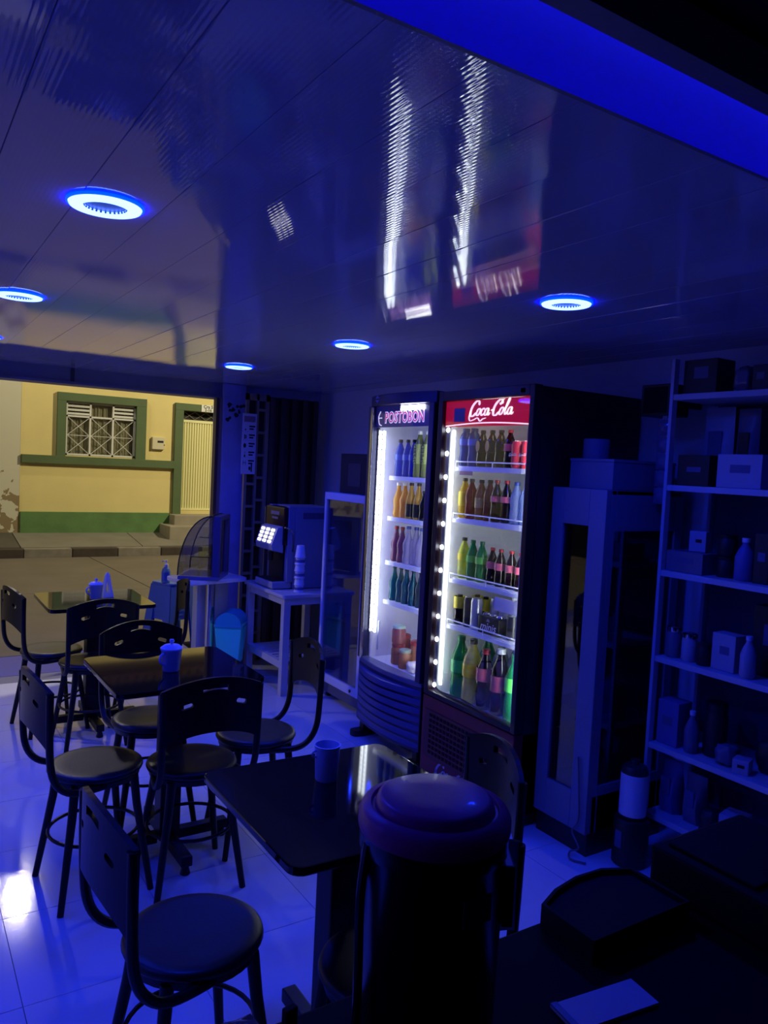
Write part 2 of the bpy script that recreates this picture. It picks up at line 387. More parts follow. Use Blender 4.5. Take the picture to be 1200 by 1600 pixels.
# --- yellow house
hy = mat('yellow_stucco', (0.72, 0.585, 0.225), 0.85, noise=0.10, nscale=2.2, bump=0.12, bscale=50)
gr = mat('dark_green_paint', (0.085, 0.125, 0.045), 0.7, noise=0.15, nscale=5, bump=0.15, bscale=40)
gr2 = mat('green_plinth_paint', (0.10, 0.20, 0.055), 0.75, noise=0.35, nscale=4, bump=0.2, bscale=30)
YF = 13.2
house = thing('yellow_house', 'yellow stucco house with dark green trim across the street', 'building', (1.70, YF, 0.0))
L = lambda x0, x1, d0, d1, z0, z1: B(x0-1.70, x1-1.70, d0, d1, z0, z1)   # d: towards the street is negative
wl = MB()
wl.box(0, .62, 0, .3, .2, 3.6).box(.62, 1.78, 0, .3, .2, 1.53).box(.62, 1.78, 0, .3, 2.395, 3.6).box(1.78, 2.53, 0, .3, .2, 3.6)
wl.box(2.53, 3.45, 0, .3, .2, .66).box(2.53, 3.45, 0, .3, 2.40, 3.6).box(3.45, 9, 0, .3, .2, 3.6)
wl.build('stucco_wall', hy, house, smooth=0)
rf = MB().prism([(-.34, 3.56), (-.34, 3.62), (.3, 3.86), (.3, 3.60)], 0, 9.0, Matrix(((0, 0, 1, 0), (1, 0, 0, 0), (0, 1, 0, 0), (0, 0, 0, 1)))).build('roof', mat('old_clay_tile', (.05, .025, .015), .9, noise=.3, nscale=9), house, smooth=0)
mb = MB()
for k in range(60):
    mb.tube([(.075+.15*k, -.36, 3.615), (.075+.15*k, .3, 3.865)], .055, 8)
mb.build('roof_tile', mat('old_clay_tile', (0, 0, 0)), rf)['kind'] = 'stuff'
L(1.71, 4.06, -.05, 0, .22, .615).build('plinth', gr2, house, bevel=.006)
L(1.71, 4.12, -.07, 0, 1.385, 1.515).build('sill_band', gr, house, bevel=.005)
ws = MB(); X = lambda x: x-1.70
ws.box(X(2.215), X(2.35), -.06, .05, 1.50, 2.40).box(X(3.455), X(3.62), -.06, .05, 1.50, 2.40).box(X(2.215), X(3.62), -.06, .05, 2.4005, 2.53)
ws.build('window_surround', gr, house, bevel=.004)
dj = MB(); dj.box(X(4.11), X(4.255), -.06, .06, .29, 2.40).box(X(5.12), X(5.27), -.06, .06, .29, 2.40).box(X(4.11), X(5.27), -.06, .06, 2.4005, 2.52)
dj.build('door_surround', gr, house, bevel=.004)
whi = mat('white_window_steel', (0.66, 0.64, 0.56), 0.5)
wf = MB()
for xx in (2.352, 2.715, 3.075, 3.425): wf.box(X(xx), X(xx)+.028, .0, .035, 1.535, 2.395)
for zz in (1.535, 2.150, 2.367): wf.box(X(2.352), X(3.453), .0, .035, zz, zz+.028)
wfo = wf.build('window_frame', whi, house)
for a, b_ in ((2.38, 2.715), (2.743, 3.075), (3.103, 3.425)):
    g = MB(); xa, xb = X(a), X(b_); zm = [1.563, 1.857, 2.150]
    for k in range(2):
        z0, z1 = zm[k], zm[k+1]
        g.tube([(xa, .01, z0), (xb, .01, z1)], .005, 5).tube([(xa, .01, z1), (xb, .01, z0)], .005, 5)
    g.tube([(xa, .01, zm[1]), (xb, .01, zm[1])], .005, 5)
    g.build('window_grille', whi, wfo)
for a, b_ in ((2.38, 2.715), (3.103, 3.425)):
    for k in range(3):
        B(X(a), X(b_), .004, .03, 2.19+.06*k, 2.222+.06*k, None).build('louver', whi, wfo)
B(X(2.37), X(3.44), .024, .028, 1.55, 2.38).build('window_glass', glassy('window_glass_pane', (0.75, .76, .72), .25), wfo)
cur = mat('grey_curtain', (0.80, 0.72, 0.54), 0.9); cu = MB()
n = 70
cu.raw([(X(2.37)+1.07*i/n, .075+.016*math.sin(i*.75)+.010*math.sin(i*2.1), z) for i in range(n+1) for z in (1.55, 2.38)], [(2*i, 2*i+2, 2*i+3, 2*i+1) for i in range(n)])
cu.build('curtain', cur, house, recalc=False)
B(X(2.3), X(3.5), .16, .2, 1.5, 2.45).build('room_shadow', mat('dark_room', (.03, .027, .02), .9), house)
bx = L(3.73, 3.94, -.06, 0, 1.70, 1.91).build('meter_box', mat('cream_box', (0.62, 0.55, 0.34), 0.5), house, bevel=.008)
L(3.815, 3.915, -.063, -.058, 1.815, 1.85).build('meter_window', dark_plastic, bx); L(3.925, 3.937, -.064, -.058, 1.77, 1.79).build('lock', dark_plastic, bx)
dy = mat('yellow_door_steel', (0.80, 0.75, 0.36), 0.45)
dr = MB(); nn = 19; pts = []
xa, xb = X(4.26), X(5.115); pw = (xb-xa)/nn
for i in range(nn):
    pts += [(xa+pw*i, .06), (xa+pw*(i+.12), .035), (xa+pw*(i+.72), .035), (xa+pw*(i+.86), .06)]
pts.append((xb, .06)); poly = pts+[(xb, .09), (xa, .09)]
door = dr.prism(poly, .70, 2.20).build('door', dy, house, smooth=0)
B(xa, xb, .025, .09, .665, .70).build('door_rail', dy, door); B(xa, xb, .025, .09, 2.20, 2.245).build('door_rail', dy, door)
B(xa, xb, .08, .12, 2.245, 2.40).build('transom_pane', mat('dark_transom', (.02, .018, .015), .3), door)
tg = MB()
for k in range(4):
    u0 = xa+.03+(xb-xa-.06)*k/4; u1 = xa+.03+(xb-xa-.06)*(k+1)/4
    tg.tube([(u0, .06, 2.255), (u1, .06, 2.39)], .006, 5).tube([(u0, .06, 2.39), (u1, .06, 2.255)], .006, 5)
tg.build('transom_grille', mat('dull_steel', (.16, .14, .1), .5), door)
apl = L(4.56, 4.805, -.075, -.06, 2.40, 2.52).build('address_plate', mat('white_plate', (.70, .68, .58), .5), house)
ink = mat('black_ink', (.01, .01, .01), .6)
text_mesh('address_lettering', 'Cra 5', .075, ink, apl, M_negy(X(4.682), -.0765, 2.487), offset=.0012, xscale=1.0)
text_mesh('address_lettering', '2-16', .07, ink, apl, M_negy(X(4.682), -.0765, 2.430), offset=.0012, xscale=1.0)
stp = mat('step_concrete', (.30, .26, .18), .85, noise=.2, nscale=6)
for k, (xs, zt, d) in enumerate(((4.06, .60, -.34), (3.90, .435, -.62))):
    L(xs, 5.4+.16*k, d, 0, .2, zt).build('door_step', stp, house, bevel=.015)
# --- pale neighbour wall, peeling at the foot
nb = bpy.data.materials.new('peeling_plaster'); nb.use_nodes = True; nt = nb.node_tree; b = nt.nodes['Principled BSDF']; b.inputs['Roughness'].default_value = .9
tc = nt.nodes.new('ShaderNodeTexCoord'); no = nt.nodes.new('ShaderNodeTexNoise'); no.inputs['Scale'].default_value = 4.5; no.inputs['Detail'].default_value = 5
sx = nt.nodes.new('ShaderNodeSeparateXYZ'); mr = nt.nodes.new('ShaderNodeMapRange'); mr.inputs[1].default_value = .25; mr.inputs[2].default_value = 1.5; mr.inputs[3].default_value = .60; mr.inputs[4].default_value = .30
lt = nt.nodes.new('ShaderNodeMath'); lt.operation = 'LESS_THAN'; mx = nt.nodes.new('ShaderNodeMix'); mx.data_type = 'RGBA'
mx.inputs['A'].default_value = (.58, .54, .38, 1); mx.inputs['B'].default_value = (.26, .19, .09, 1)
nt.links.new(tc.outputs['Object'], no.inputs['Vector']); nt.links.new(tc.outputs['Object'], sx.inputs[0]); nt.links.new(sx.outputs['Z'], mr.inputs[0])
nt.links.new(no.outputs['Fac'], lt.inputs[0]); nt.links.new(mr.outputs[0], lt.inputs[1]); nt.links.new(lt.outputs[0], mx.inputs['Factor']); nt.links.new(mx.outputs['Result'], b.inputs['Base Color'])
nh = thing('neighbour_house', 'pale plaster house with peeling foot left of the yellow house', 'building', (-3.0, YF-.02, 0))
B(-4, 4.695, 0, .3, .15, 3.5).build('plaster_wall', nb, nh, smooth=0)
B(-4, 4.695, -.25, .3, 3.5, 3.6).build('eave', mat('old_clay_tile', (0, 0, 0)), nh)
B(-4, 4.695, -.03, 0, .15, .27).build('plinth', stp, nh)

# ================================================================== CHAIRS AND TABLES
def chair_panel():
    bm = bmesh.new()
    out = []
    hw = .182
    for i in range(25):
        u = -hw+2*hw*i/24; out.append((u, .793+.045*(1-(u/hw)**2)))
    for i in range(17):
        u = hw-2*hw*i/16; out.append((u, .592+.052*(1-(abs(u)/hw)**2.2)))
    def ring(p):
        vs = [bm.verts.new((x, 0, z)) for x, z in p]; return [bm.edges.new((vs[i], vs[(i+1) % len(vs)])) for i in range(len(vs))]
    E = ring(out)
    def slot(cx, cz, w_, h_, rot, bow=0):
        p = []
        for x, z in rr(w_, h_, h_*.49, 3):
            z2 = z+bow*(1-(2*x/w_)**2); c, s_ = math.cos(rot), math.sin(rot); p.append((cx+x*c-z2*s_, cz+x*s_+z2*c))
        return ring(p)
    # handle slot with bowed lower lip
    hs = []
    for i in range(9): u = -.046+.092*i/8; hs.append((u, .808+.006*(1-(u/.046)**2)))
    for i in range(9): u = .046-.092*i/8; hs.append((u, .786+.010*(1-(u/.05)**2)))
    E += ring(hs); E += slot(-.098, .742, .042, .017, .3); E += slot(.098, .742, .042, .017, -.3)
    bmesh.ops.triangle_fill(bm, edges=E, use_beauty=True)
    for k in range(1, 16):
        x = -hw+2*hw*k/16
        bmesh.ops.bisect_plane(bm, geom=bm.verts[:]+bm.edges[:]+bm.faces[:], plane_co=(x, 0, 0), plane_no=(1, 0, 0))
    bmesh.ops.recalc_face_normals(bm, faces=bm.faces)
    bmesh.ops.solidify(bm, geom=bm.faces[:], thickness=.014)
    for v in bm.verts:
        v.co.y += -.236+.032*(v.co.x/hw)**2
    me = bpy.data.meshes.new('backrest'); bm.to_mesh(me); bm.free(); me.materials.append(black_lacquer)
    me.polygons.foreach_set('use_smooth', [True]*len(me.polygons)); me.set_sharp_from_angle(angle=math.radians(35))
    return me
def make_chair():
    t = thing('cafe_chair', '', 'chair')
    MB().lathe([(0, .434), (.150, .434), (.164, .439), (.168, .447), (.165, .457), (.156, .4615), (.135, .4625), (.10, .4605), (.06, .4595), (0, .459)], 40).build('seat', seat_vinyl, t, smooth=60)
    MB().lathe([(.10, .415), (.155, .415), (.158, .4335), (.10, .4335)], 32).build('seat_ring', black_metal, t)
    for sx in (-1, 1):
        for sy in (-1, 1):
            MB().tube([(sx*.105, sy*.105, .425), (sx*.115, sy*.115, .32), (sx*.160, sy*.160, .0)], [.0165, .0155, .0115], 10).build('leg', black_metal, t)
    MB().tube([(.158*math.cos(2*PI*k/32), .158*math.sin(2*PI*k/32), .215) for k in range(32)], .0065, 6, True).build('foot_ring', black_metal, t)
    for sx in (-1, 1):
        p = spline([(sx*.120, .06, .424), (sx*.150, -.03, .424), (sx*.166, -.12, .428), (sx*.170, -.172, .455), (sx*.172, -.202, .51), (sx*.173, -.212, .60), (sx*.175, -.216, .79)], 4)
        MB().tube(p, .0125, 9).build('back_post', black_metal, t)
    o = bpy.data.objects.new('backrest', chair_panel()); COL.objects.link(o); o.parent = t
    return t
ch = make_chair()
G = 'black round-seat cafe chairs'
chairs = [(.648, 2.886, -90+6, 'black cafe chair facing right at the left of the middle table, grey light on seat'),
          (.972, 2.765, -2, 'black cafe chair seen from behind between the middle and nearest tables, slots lit'),
          (1.312, 2.95, 84, 'black cafe chair with back edge-on, right of the middle table by the white stand'),
          (.97, 3.30, 178, 'black cafe chair behind the middle table with its seat tucked under the top'),
          (.792, 4.70, -80, 'small black cafe chair at far left by the street opening'),
          (.94, 4.365, 3, 'black cafe chair seen from behind in front of the farthest table'),
          (1.33, 4.70, 81, 'dark cafe chair at right of farthest table in front of the blue stools'),
          (.628, 1.73, -90+4, 'large black cafe chair in the left foreground facing right'),
          (1.245, 1.67, 74, 'black cafe chair in front of the red fridge with only its back seen'),
          (.985, 1.405, 2, 'black cafe chair at near side of the nearest table behind the canister')]
for k, (x, y, r, lb) in enumerate(chairs):
    if k == 0: ch.location = (x, y, 0); ch.rotation_euler = (0, 0, math.radians(r)); ch['label'] = lb; ch['group'] = G
    else: copy_tree(ch, (x, y, 0), math.radians(r), lb, G)

def make_table():
    t = thing('cafe_table', '', 'table')
    tp = MB().prism(rr(.575, .57, .035), .7272, .748).build('tabletop', granite, t, bevel=.004)
    MB().prism(rr(.40, .40, .03), .714, .727).build('top_plate', black_metal, t)
    B(-.042, .042, -.042, .042, .05, .714).build('pedestal', black_metal, t, bevel=.006)
    for a in range(4):
        M_ = Matrix.Rotation(a*PI/2, 4, 'Z')
        ft = B(.043, .255, -.022, .022, .035, .075, M_).build('foot', black_metal, t, bevel=.005)
        MB().lathe([(.017, 0), (.02, .004), (.012, .035)], 12, (.235, 0, 0), M_).build('glide', dark_plastic, ft)
    return t
tb = make_table()
for k, (x, y, r, lb) in enumerate([(.992, 1.672, 0, 'glossy black pedestal table nearest the viewer with a single cup'),
                                   (.965, 3.02, .6, 'glossy black pedestal table in the middle with a blue lidded pot'),
                                   (1.005, 4.635, 0, 'glossy black pedestal table farthest away by the street')]):
    if k == 0: tb.location = (x, y, 0); tb['label'] = lb; tb['group'] = 'black pedestal tables'
    else: copy_tree(tb, (x, y, 0), math.radians(r), lb, 'black pedestal tables')
[c for c in kids(tb) if c.name.startswith('tabletop')][0].rotation_euler = (0, math.radians(.7), 0)
TZ = .7485
# lidded pots, cup, napkin stand
frost = mat('frosted_plastic', (0.55, 0.60, 0.80), 0.3)
def pot(x, y, lb, s=1.0, clear=False):
    t = thing('sugar_pot', lb, 'pot', (x, y, TZ))
    MB().lathe([(.029*s, 0), (.033*s, .004*s), (.040*s, .082*s), (.042*s, .084*s), (.039*s, .084*s), (.03*s, .006*s), (0, .005*s)], 24).build('pot_body', frost, t)
    ld = MB().lathe([(.043*s, .0845*s), (.044*s, .092*s), (.030*s, .103*s), (.012*s, .106*s), (0, .107*s)], 24).build('lid', frost, t)
    MB().lathe([(.006*s, .106*s), (.006*s, .112*s), (.010*s, .118*s), (.008*s, .126*s), (0, .128*s)], 12).build('knob', frost, ld)
    MB().tube(spline([(-.040*s, 0, .075*s), (-.058*s, 0, .070*s), (-.060*s, 0, .045*s), (-.037*s, 0, .028*s)], 4), .0045*s, 6).build('handle', frost, t)
    MB().raw([(.038*s, -.01*s, .078*s), (.038*s, .01*s, .078*s), (.052*s, 0, .084*s), (.037*s, 0, .06*s)], [(0, 1, 2), (0, 2, 3), (1, 3, 2), (0, 3, 1)]).build('spout', frost, t)
    return t
pot(.946, 2.975, 'blue-lit lidded sugar pot on the middle table', 1.0).rotation_euler = (0, 0, .5)
pot(1.011, 4.62, 'pale lidded sugar pot on the farthest table', .95).rotation_euler = (0, 0, .3)
nk = thing('napkin_stand', 'white pointed napkin stand beside the pot on the farthest table', 'holder', (1.082, 4.66, TZ), .3)
for sy in (-1, 1):
    out = [(-.035, 0), (.035, 0), (.012, .135), (0, .15), (-.012, .135)]
    mb = MB(); M_ = Matrix.Translation((0, sy*.016, 0)) @ Matrix.Rotation(sy*.09, 4, 'X') @ M_negy(0, 0, 0)
    inn = [(-.015, .03), (.015, .03), (.006, .09), (0, .098), (-.006, .09)]
    n = 5; v = [(a, b_, 0) for a, b_ in out]+[(a, b_, 0) for a, b_ in inn]+[(a, b_, .003) for a, b_ in out]+[(a, b_, .003) for a, b_ in inn]
    f = []
    for i in range(n):
        j = (i+1) % n
        f += [(i, j, n+j, n+i), (2*n+i, 3*n+i, 3*n+j, 2*n+j), (i, 2*n+i, 2*n+j, j), (n+i, n+j, 3*n+j, 3*n+i)]
    mb.raw(v, f, M_).build('side_plate', white_plastic, nk)
B(-.035, .035, -.02, .02, 0, .006).build('base', white_plastic, nk)
cp = thing('plastic_cup', 'plain frosted plastic cup alone on the nearest table', 'cup', (1.000, 1.775, TZ))
MB().lathe([(.028, 0), (.030, .003), (.0345, .094), (.0365, .096), (.033, .096), (.027, .005), (0, .004)], 28).build('cup_body', frost, cp)
MB().tube(spline([(-.033, 0, .085), (-.044, 0, .08), (-.043, 0, .07), (-.032, 0, .066)], 3), .003, 6).build('tab_handle', frost, cp)

# ================================================================== RED COLA FRIDGE
led_m = emitter('white_led', (0.80, 0.90, 1.0), FRIDGE_LED)
liner_m = mat('fridge_liner', (0.84, 0.85, 0.88), 0.45)
rail_m = mat('shelf_rail', (0.80, 0.81, 0.84), 0.35)
red_m = mat('red_enamel', (0.22, 0.008, 0.016), 0.35)
maroon = mat('maroon_enamel', (0.022, 0.006, 0.012), 0.38)
FX, FY = 2.33, 2.465
fr = thing('red_drinks_fridge', 'tall dark red drinks fridge with red lit script sign and full shelves', 'fridge', (FX, FY, 0))
WD, DP = .69, .69
mb = MB()
mb.box(.05, DP, 0, .035, .06, 1.985).box(.05, DP, WD-.035, WD, .06, 1.985).box(DP-.04, DP, .035, WD-.035, .06, 1.985).box(.05, DP-.04, .035, WD-.035, 1.945, 1.985).box(.05, DP-.04, .035, WD-.035, .40, .44)
mb.build('cabinet', maroon, fr, bevel=.004)
ln = MB(); ln.box(.052, DP-.045, .036, .041, .442, 1.943).box(.052, DP-.045, WD-.041, WD-.036, .442, 1.943).box(DP-.05, DP-.045, .041, WD-.041, .442, 1.943).box(.052, DP-.05, .041, WD-.041, .441, .446).box(.052, DP-.05, .041, WD-.041, 1.938, 1.943)
ln.build('liner', liner_m, fr, smooth=0)
dfm = MB()
dfm.box(0, .048, 0, .030, .445, 1.99).box(0, .048, WD-.034, WD, .445, 1.99).box(0, .048, .030, WD-.034, 1.942, 1.99).box(0, .048, .030, WD-.034, .445, .470)
dfr = dfm.build('door_frame', maroon, fr, bevel=.004)
B(.014, .018, .030, WD-.034, .470, 1.942).build('door_glass', clear_glass, dfr)
B(.001, .0, .06, .09, 1.955, 1.975).build('door_badge', chrome, dfr)
# base
bs = B(.0, DP, 0, WD, .045, .44).build('base', red_m, fr, bevel=.006)
gp = B(-.006, .0, .10, WD-.03, .13, .375).build('grille_panel', mat('dark_red_plastic', (.13, .006, .012), .4), bs)
mb = MB()
for i in range(17):
    for j in range(8):
        mb.box(-.009, -.005, .135+i*.029, .152+i*.029, .155+j*.027, .170+j*.027)
g_ = mb.build('vent_hole', black_matte, gp, smooth=0); g_['kind'] = 'stuff'
lg2 = script_logo('lettering', mat('faded_white_ink', (.55, .5, .55), .5), bs, M_negx(-.0015, .40, .088), .30, .001)
for yy in (.05, WD-.05):
    for xx in (.06, DP-.06): MB().lathe([(.022, 0), (.022, .02), (.012, .025), (.012, .046)], 12, (xx, yy, 0)).build('foot', dark_plastic, fr)
# header sign
hd = B(.022, .035, .036, WD-.036, 1.815, 1.94).build('header_sign', mat('red_lit_sign', (.30, .004, .012), .4, emit=(.55, .004, .03), estr=.55), fr)
script_logo('lettering', mat('white_lit_letters', (.8, .8, .8), .5, emit=(1, .78, .82), estr=1.1), hd, M_negx(.0215, .305, 1.885), .315, .001)
B(.0205, .0222, .50, .585, 1.838, 1.905).build('energy_label', mat('grey_label', (.22, .18, .20), .6), hd)
MB().raw([(.021, .04+.61*i/20, 1.815+.012*math.sin(PI*i/20)+k*.006) for i in range(21) for k in (0, 1)], [(2*i, 2*i+2, 2*i+3, 2*i+1) for i in range(20)]).build('sign_edge', mat('white_lit_letters', (0, 0, 0)), hd, recalc=False)
B(.024, .050, .13, .40, 1.925, 1.936).build('top_lamp', emitter('fridge_tube', (0.95, .95, 1.0), 12), fr)
# led strip on the left
st = B(.030, .036, WD-.066, WD-.040, .49, 1.82).build('led_strip', mat('strip_grey', (.10, .10, .12), .5), fr)
for k in range(12):
    MB().lathe([(.012, 0), (.0115, .005), (.007, .009), (0, .0105)], 10, (0, 0, 0), Matrix.Translation((.030, WD-.053, 1.80-.1185*k)) @ Matrix.Rotation(-PI/2, 4, 'Y')).build('led_module', led_m, st)
B(.046, .055, WD-.080, WD-.068, .5, 1.80).build('led_or_fill_tube', emitter('tube_white', (.88, .94, 1), 9), fr)
MB().tube(spline([(.028, WD-.05, .50), (.03, WD-.10, .475), (.026, .42, .485), (.026, .30, .475), (.026, .20, .462), (.026, .06, .466)], 5), .0042, 6).build('cord', black_matte, fr)
B(.055, .062, .050, .062, .5, 1.80).build('led_or_fill_tube', emitter('fill_tube', (.88, .94, 1), 34), fr); B(.046, .049, .042, .080, .5, 1.80).build('fill_shield', liner_m, fr)  # unseen fill tube added to brighten the shelves; plate keeps it indoors
CZ = [1.622, 1.362, 1.056, .820, .447]
for k, z in enumerate(CZ[:4]):
    sh = MB()
    sh.box(.075, DP-.06, .045, WD-.080, z-.006, z)
    so = sh.build('shelf', rail_m, fr)
    B(.066, .074, .045, WD-.080, z-.024, z-.006).build('price_rail', rail_m, so)
    MB().tube([(.068, .045, z+.022), (.068, WD-.08, z+.022)], .0035, 6).tube([(.068, .33, z-.006), (.068, .33, z+.022)], .003, 6).tube([(.068, .048, z-.006), (.068, .048, z+.022)], .003, 6).tube([(.068, WD-.083, z-.006), (.068, WD-.083, z+.022)], .003, 6).build('guard_wire', rail_m, so)
pc = B(.060, .064, .04, .25, .955, 1.018).build('price_card', mat('white_card', (.75, .72, .72), .6), fr)
B(.062, .065, WD-.22, WD-.12, 1.578, 1.598).build('price_tag', mat('pink_tag', (.40, .20, .20), .6), fr)

# ---------------------------------------------------------------- bottles
def bottle_profile(kind, h, r):
    if kind == 'can': return [(r*.80, 0), (r*.98, .008), (r, .014), (r, h-.016), (r*.86, h-.004), (r*.86, h), (r*.8, h-.003), (0, h-.004)]
    if kind == 'sport': return [(r*.8, 0), (r, .01), (r, h*.22), (r*.9, h*.30), (r*.9, h*.48), (r, h*.55), (r, h*.72), (r*.8, h*.84), (r*.56, h*.9), (r*.56, h*.93)]
    if kind == 'glass': return [(r*.85, 0), (r, .01), (r*.97, h*.18), (r*.86, h*.32), (r, h*.45), (r*.97, h*.54), (r*.6, h*.70), (r*.36, h*.85), (r*.36, h*.95), (r*.42, h*.96), (r*.42, h*.97)]
    return [(r*.75, 0), (r*.95, .006), (r, .02), (r*.97, h*.28), (r*.90, h*.38), (r, h*.50), (r, h*.60), (r*.85, h*.71), (r*.55, h*.82), (r*.38, h*.89), (r*.38, h*.93)]
PROTO = {}
def bottle(key, kind, h, r, liq, cap, lab, loc, lb, cat, group, lab_z=(.42, .62), rz=0.0, text=None, gold=False):
    if key in PROTO: return copy_tree(PROTO[key], loc, rz, lb, group)
    t = thing({'can': 'drink_can', 'glass': 'glass_bottle'}.get(kind, 'plastic_bottle'), lb, cat, loc, rz, group)
    pf = bottle_profile(kind, h, r)
    MB().lathe(pf, 18).build('can_body' if kind == 'can' else 'bottle_body', liq, t, smooth=50)
    if kind != 'can':
        rc = r*(.60 if kind == 'sport' else .44)
        MB().lathe([(rc, h*.925), (rc*1.03, h*.93), (rc, h), (rc*.8, h+.001), (0, h+.0012)], 14).build('cap', cap, t)
    else:
        MB().lathe([(r*.84, h-.0005), (r*.80, h+.001), (0, h+.0005)], 16).build('can_lid', chrome, t)
    if lab:
        z0, z1 = lab_z[0]*h, lab_z[1]*h
        ra = max(q for q, zz in pf if zz > z0-.02 and zz < z1+.02)+.0008
        n = 20
        lo = MB().raw([(ra*math.cos(2*PI*i/n), ra*math.sin(2*PI*i/n), z) for i in range(n) for z in (z0, z1)], [(2*i, (2*i+2) % (2*n), (2*i+3) % (2*n), 2*i+1) for i in range(n)]).build('wrap_label', lab, t, recalc=False)
        if text:
            M_ = Matrix.Translation((-ra-.0008, 0, (z0+z1)/2)) @ (M_negx(0, 0, 0) @ Matrix.Rotation(text[2], 4, 'Z'))
            if text[0] == 'SCRIPT': script_logo('lettering', text[3], lo, M_, text[1], .0004)
            else: text_mesh('lettering', text[0], text[1], text[3], lo, M_, .0003, .0006)
        if gold:
            MB().prism([(.014*math.cos(2*PI*i/16), .026*math.sin(2*PI*i/16)) for i in range(16)], 0, .002, M_negx(-ra-.0002, 0, (z0+z1)/2)).build('oval_badge', mat('gold_badge', (.55, .42, .12), .5), lo)
    PROTO[key] = t; return t
cola = mat('cola', (.007, .0012, .0016), .12); blue_w = drink('blue_drink', (.03, .10, .42), .3); darkb = mat('dark_drink', (.0025, .0025, .003), .14)
yel = drink('yellow_drink', (.85, .62, .03), .25); redd = drink('red_tea', (.38, .05, .04), .3); oran = drink('orange_tea', (.55, .23, .06), .3)
water = drink('clear_water', (.42, .50, .72), .8); lime = drink('lime_drink', (.75, .80, .10), .3); green = drink('green_soda', (.02, .38, .10), .4)
purp = drink('purple_soda', (.30, .10, .22), .35); lav = drink('clear_soda', (.60, .56, .72), .75); teal = drink('teal_glass', (.03, .22, .26), .45); dteal = drink('dark_teal_glass', (.02, .06, .10), .3)
oj = drink('orange_soda', (.80, .48, .10), .3); clear = drink('empty_clear', (.62, .66, .68), .8); sg = drink('olive_energy_drink', (.34, .40, .10), .35)
capb = mat('black_cap', (.012, .012, .014), .4); capblue = mat('blue_cap', (.02, .05, .25), .4); capw = mat('white_cap', (.75, .75, .76), .4); capg = mat('green_cap', (.02, .22, .06), .4); capr = mat('red_cap', (.35, .02, .03), .4)
lab_pink = mat('pink_red_label', (.55, .10, .15), .4); lab_red = mat('red_label', (.60, .03, .06), .4); lab_yel = mat('yellow_label', (.85, .70, .03), .4); lab_g = mat('green_label', (.10, .55, .06), .4)
lab_w = mat('white_label', (.72, .72, .75), .5); lab_dk = mat('dark_label', (.006, .006, .007), .4); lab_b = mat('blue_label', (.05, .12, .5), .4); lab_sp = mat('olive_label', (.42, .48, .10), .4)
wink = mat('white_ink', (.85, .83, .83), .5)
alu = mat('silver_can', (.62, .64, .68), .28, .7); redcan = mat('red_can', (.62, .04, .06), .35); blkcan = mat('black_can', (.02, .022, .024), .3)
def row(fridge, shelf, z, x, items, y0, y1, base):
    """items left (high y) to right (low y)"""
    n = len(items)
    for i, it in enumerate(items):
        key, kind, h, r, liq, cap, lab, desc, cat, kw = it
        yy = y0+(y1-y0)*i/(n-1) if n > 1 else y0
        bottle(key, kind, h, r, liq, cap, lab, (base[0]+x+random.uniform(-.006, .006), base[1]+yy, z+.0005), f'{desc}, {ORD[i]} from left, {shelf} of {fridge}', cat, f'drinks on the {shelf} of the {fridge}', **kw)
RF = 'red fridge'
blue_b = ('k_blue', 'sport', .188, .031, blue_w, capblue, lab_b, 'blue sports drink bottle', 'bottle', dict(lab_z=(.55, .72)))
gold_b = ('k_gold', 'pet', .178, .0295, darkb, capb, lab_dk, 'black malt bottle with gold badge', 'bottle', dict(lab_z=(.40, .72), gold=True))
dark_b = ('k_dark', 'pet', .178, .0295, darkb, capb, None, 'plain black bottle', 'bottle', {})
cola_b = ('k_cola', 'pet', .178, .028, cola, capr, lab_pink, 'cola bottle with pink-red label', 'bottle', dict(lab_z=(.44, .63)))
can_r = ('k_redcan', 'can', .125, .031, redcan, None, mat('red_can_wrap', (.62, .04, .06), .35), 'red can with white script', 'can', dict(lab_z=(.12, .86), text=('SCRIPT', .052, 0.0, wink)))
row(RF, 'top shelf', CZ[0], .110, [blue_b, blue_b, gold_b, gold_b, dark_b, cola_b, can_r, can_r], .585, .135, (FX, FY))
row(RF, 'top shelf back row', CZ[0], .235, [('k_cola2', 'pet', .185, .028, cola, capr, lab_pink, 'cola bottle behind the red cans', 'bottle', dict(lab_z=(.44, .63)))]*3, .23, .08, (FX, FY))
yel_b = ('k_yel', 'pet', .200, .030, yel, capb, lab_yel, 'bright yellow bottle with black cap', 'bottle', dict(lab_z=(.3, .66)))
red_b = ('k_red', 'pet', .198, .030, redd, capb, None, 'reddish tea bottle', 'bottle', {})
ora_b = ('k_ora', 'pet', .196, .030, oran, capb, mat('amber_label', (.60, .42, .10), .4), 'amber tea bottle', 'bottle', dict(lab_z=(.3, .55)))
col_n = ('k_coln', 'pet', .200, .028, cola, capr, lab_pink, 'cola bottle with pink label', 'bottle', dict(lab_z=(.48, .62)))
wat_b = ('k_wat', 'pet', .195, .030, water, capblue, None, 'clear water bottle with blue cap', 'bottle', {})
row(RF, 'second shelf', CZ[1], .110, [yel_b, red_b, ora_b, red_b, col_n, col_n, wat_b, wat_b], .585, .135, (FX, FY))
lim_b = ('k_lim', 'pet', .205, .031, lime, capb, lab_yel, 'lemon yellow soda bottle', 'bottle', dict(lab_z=(.45, .62)))
grn_b = ('k_grn', 'pet', .200, .030, green, capg, lab_g, 'green soda bottle', 'bottle', dict(lab_z=(.45, .62)))
row(RF, 'third shelf', CZ[2], .125, [lim_b, grn_b, grn_b, cola_b, cola_b, cola_b, cola_b], .575, .150, (FX, FY))
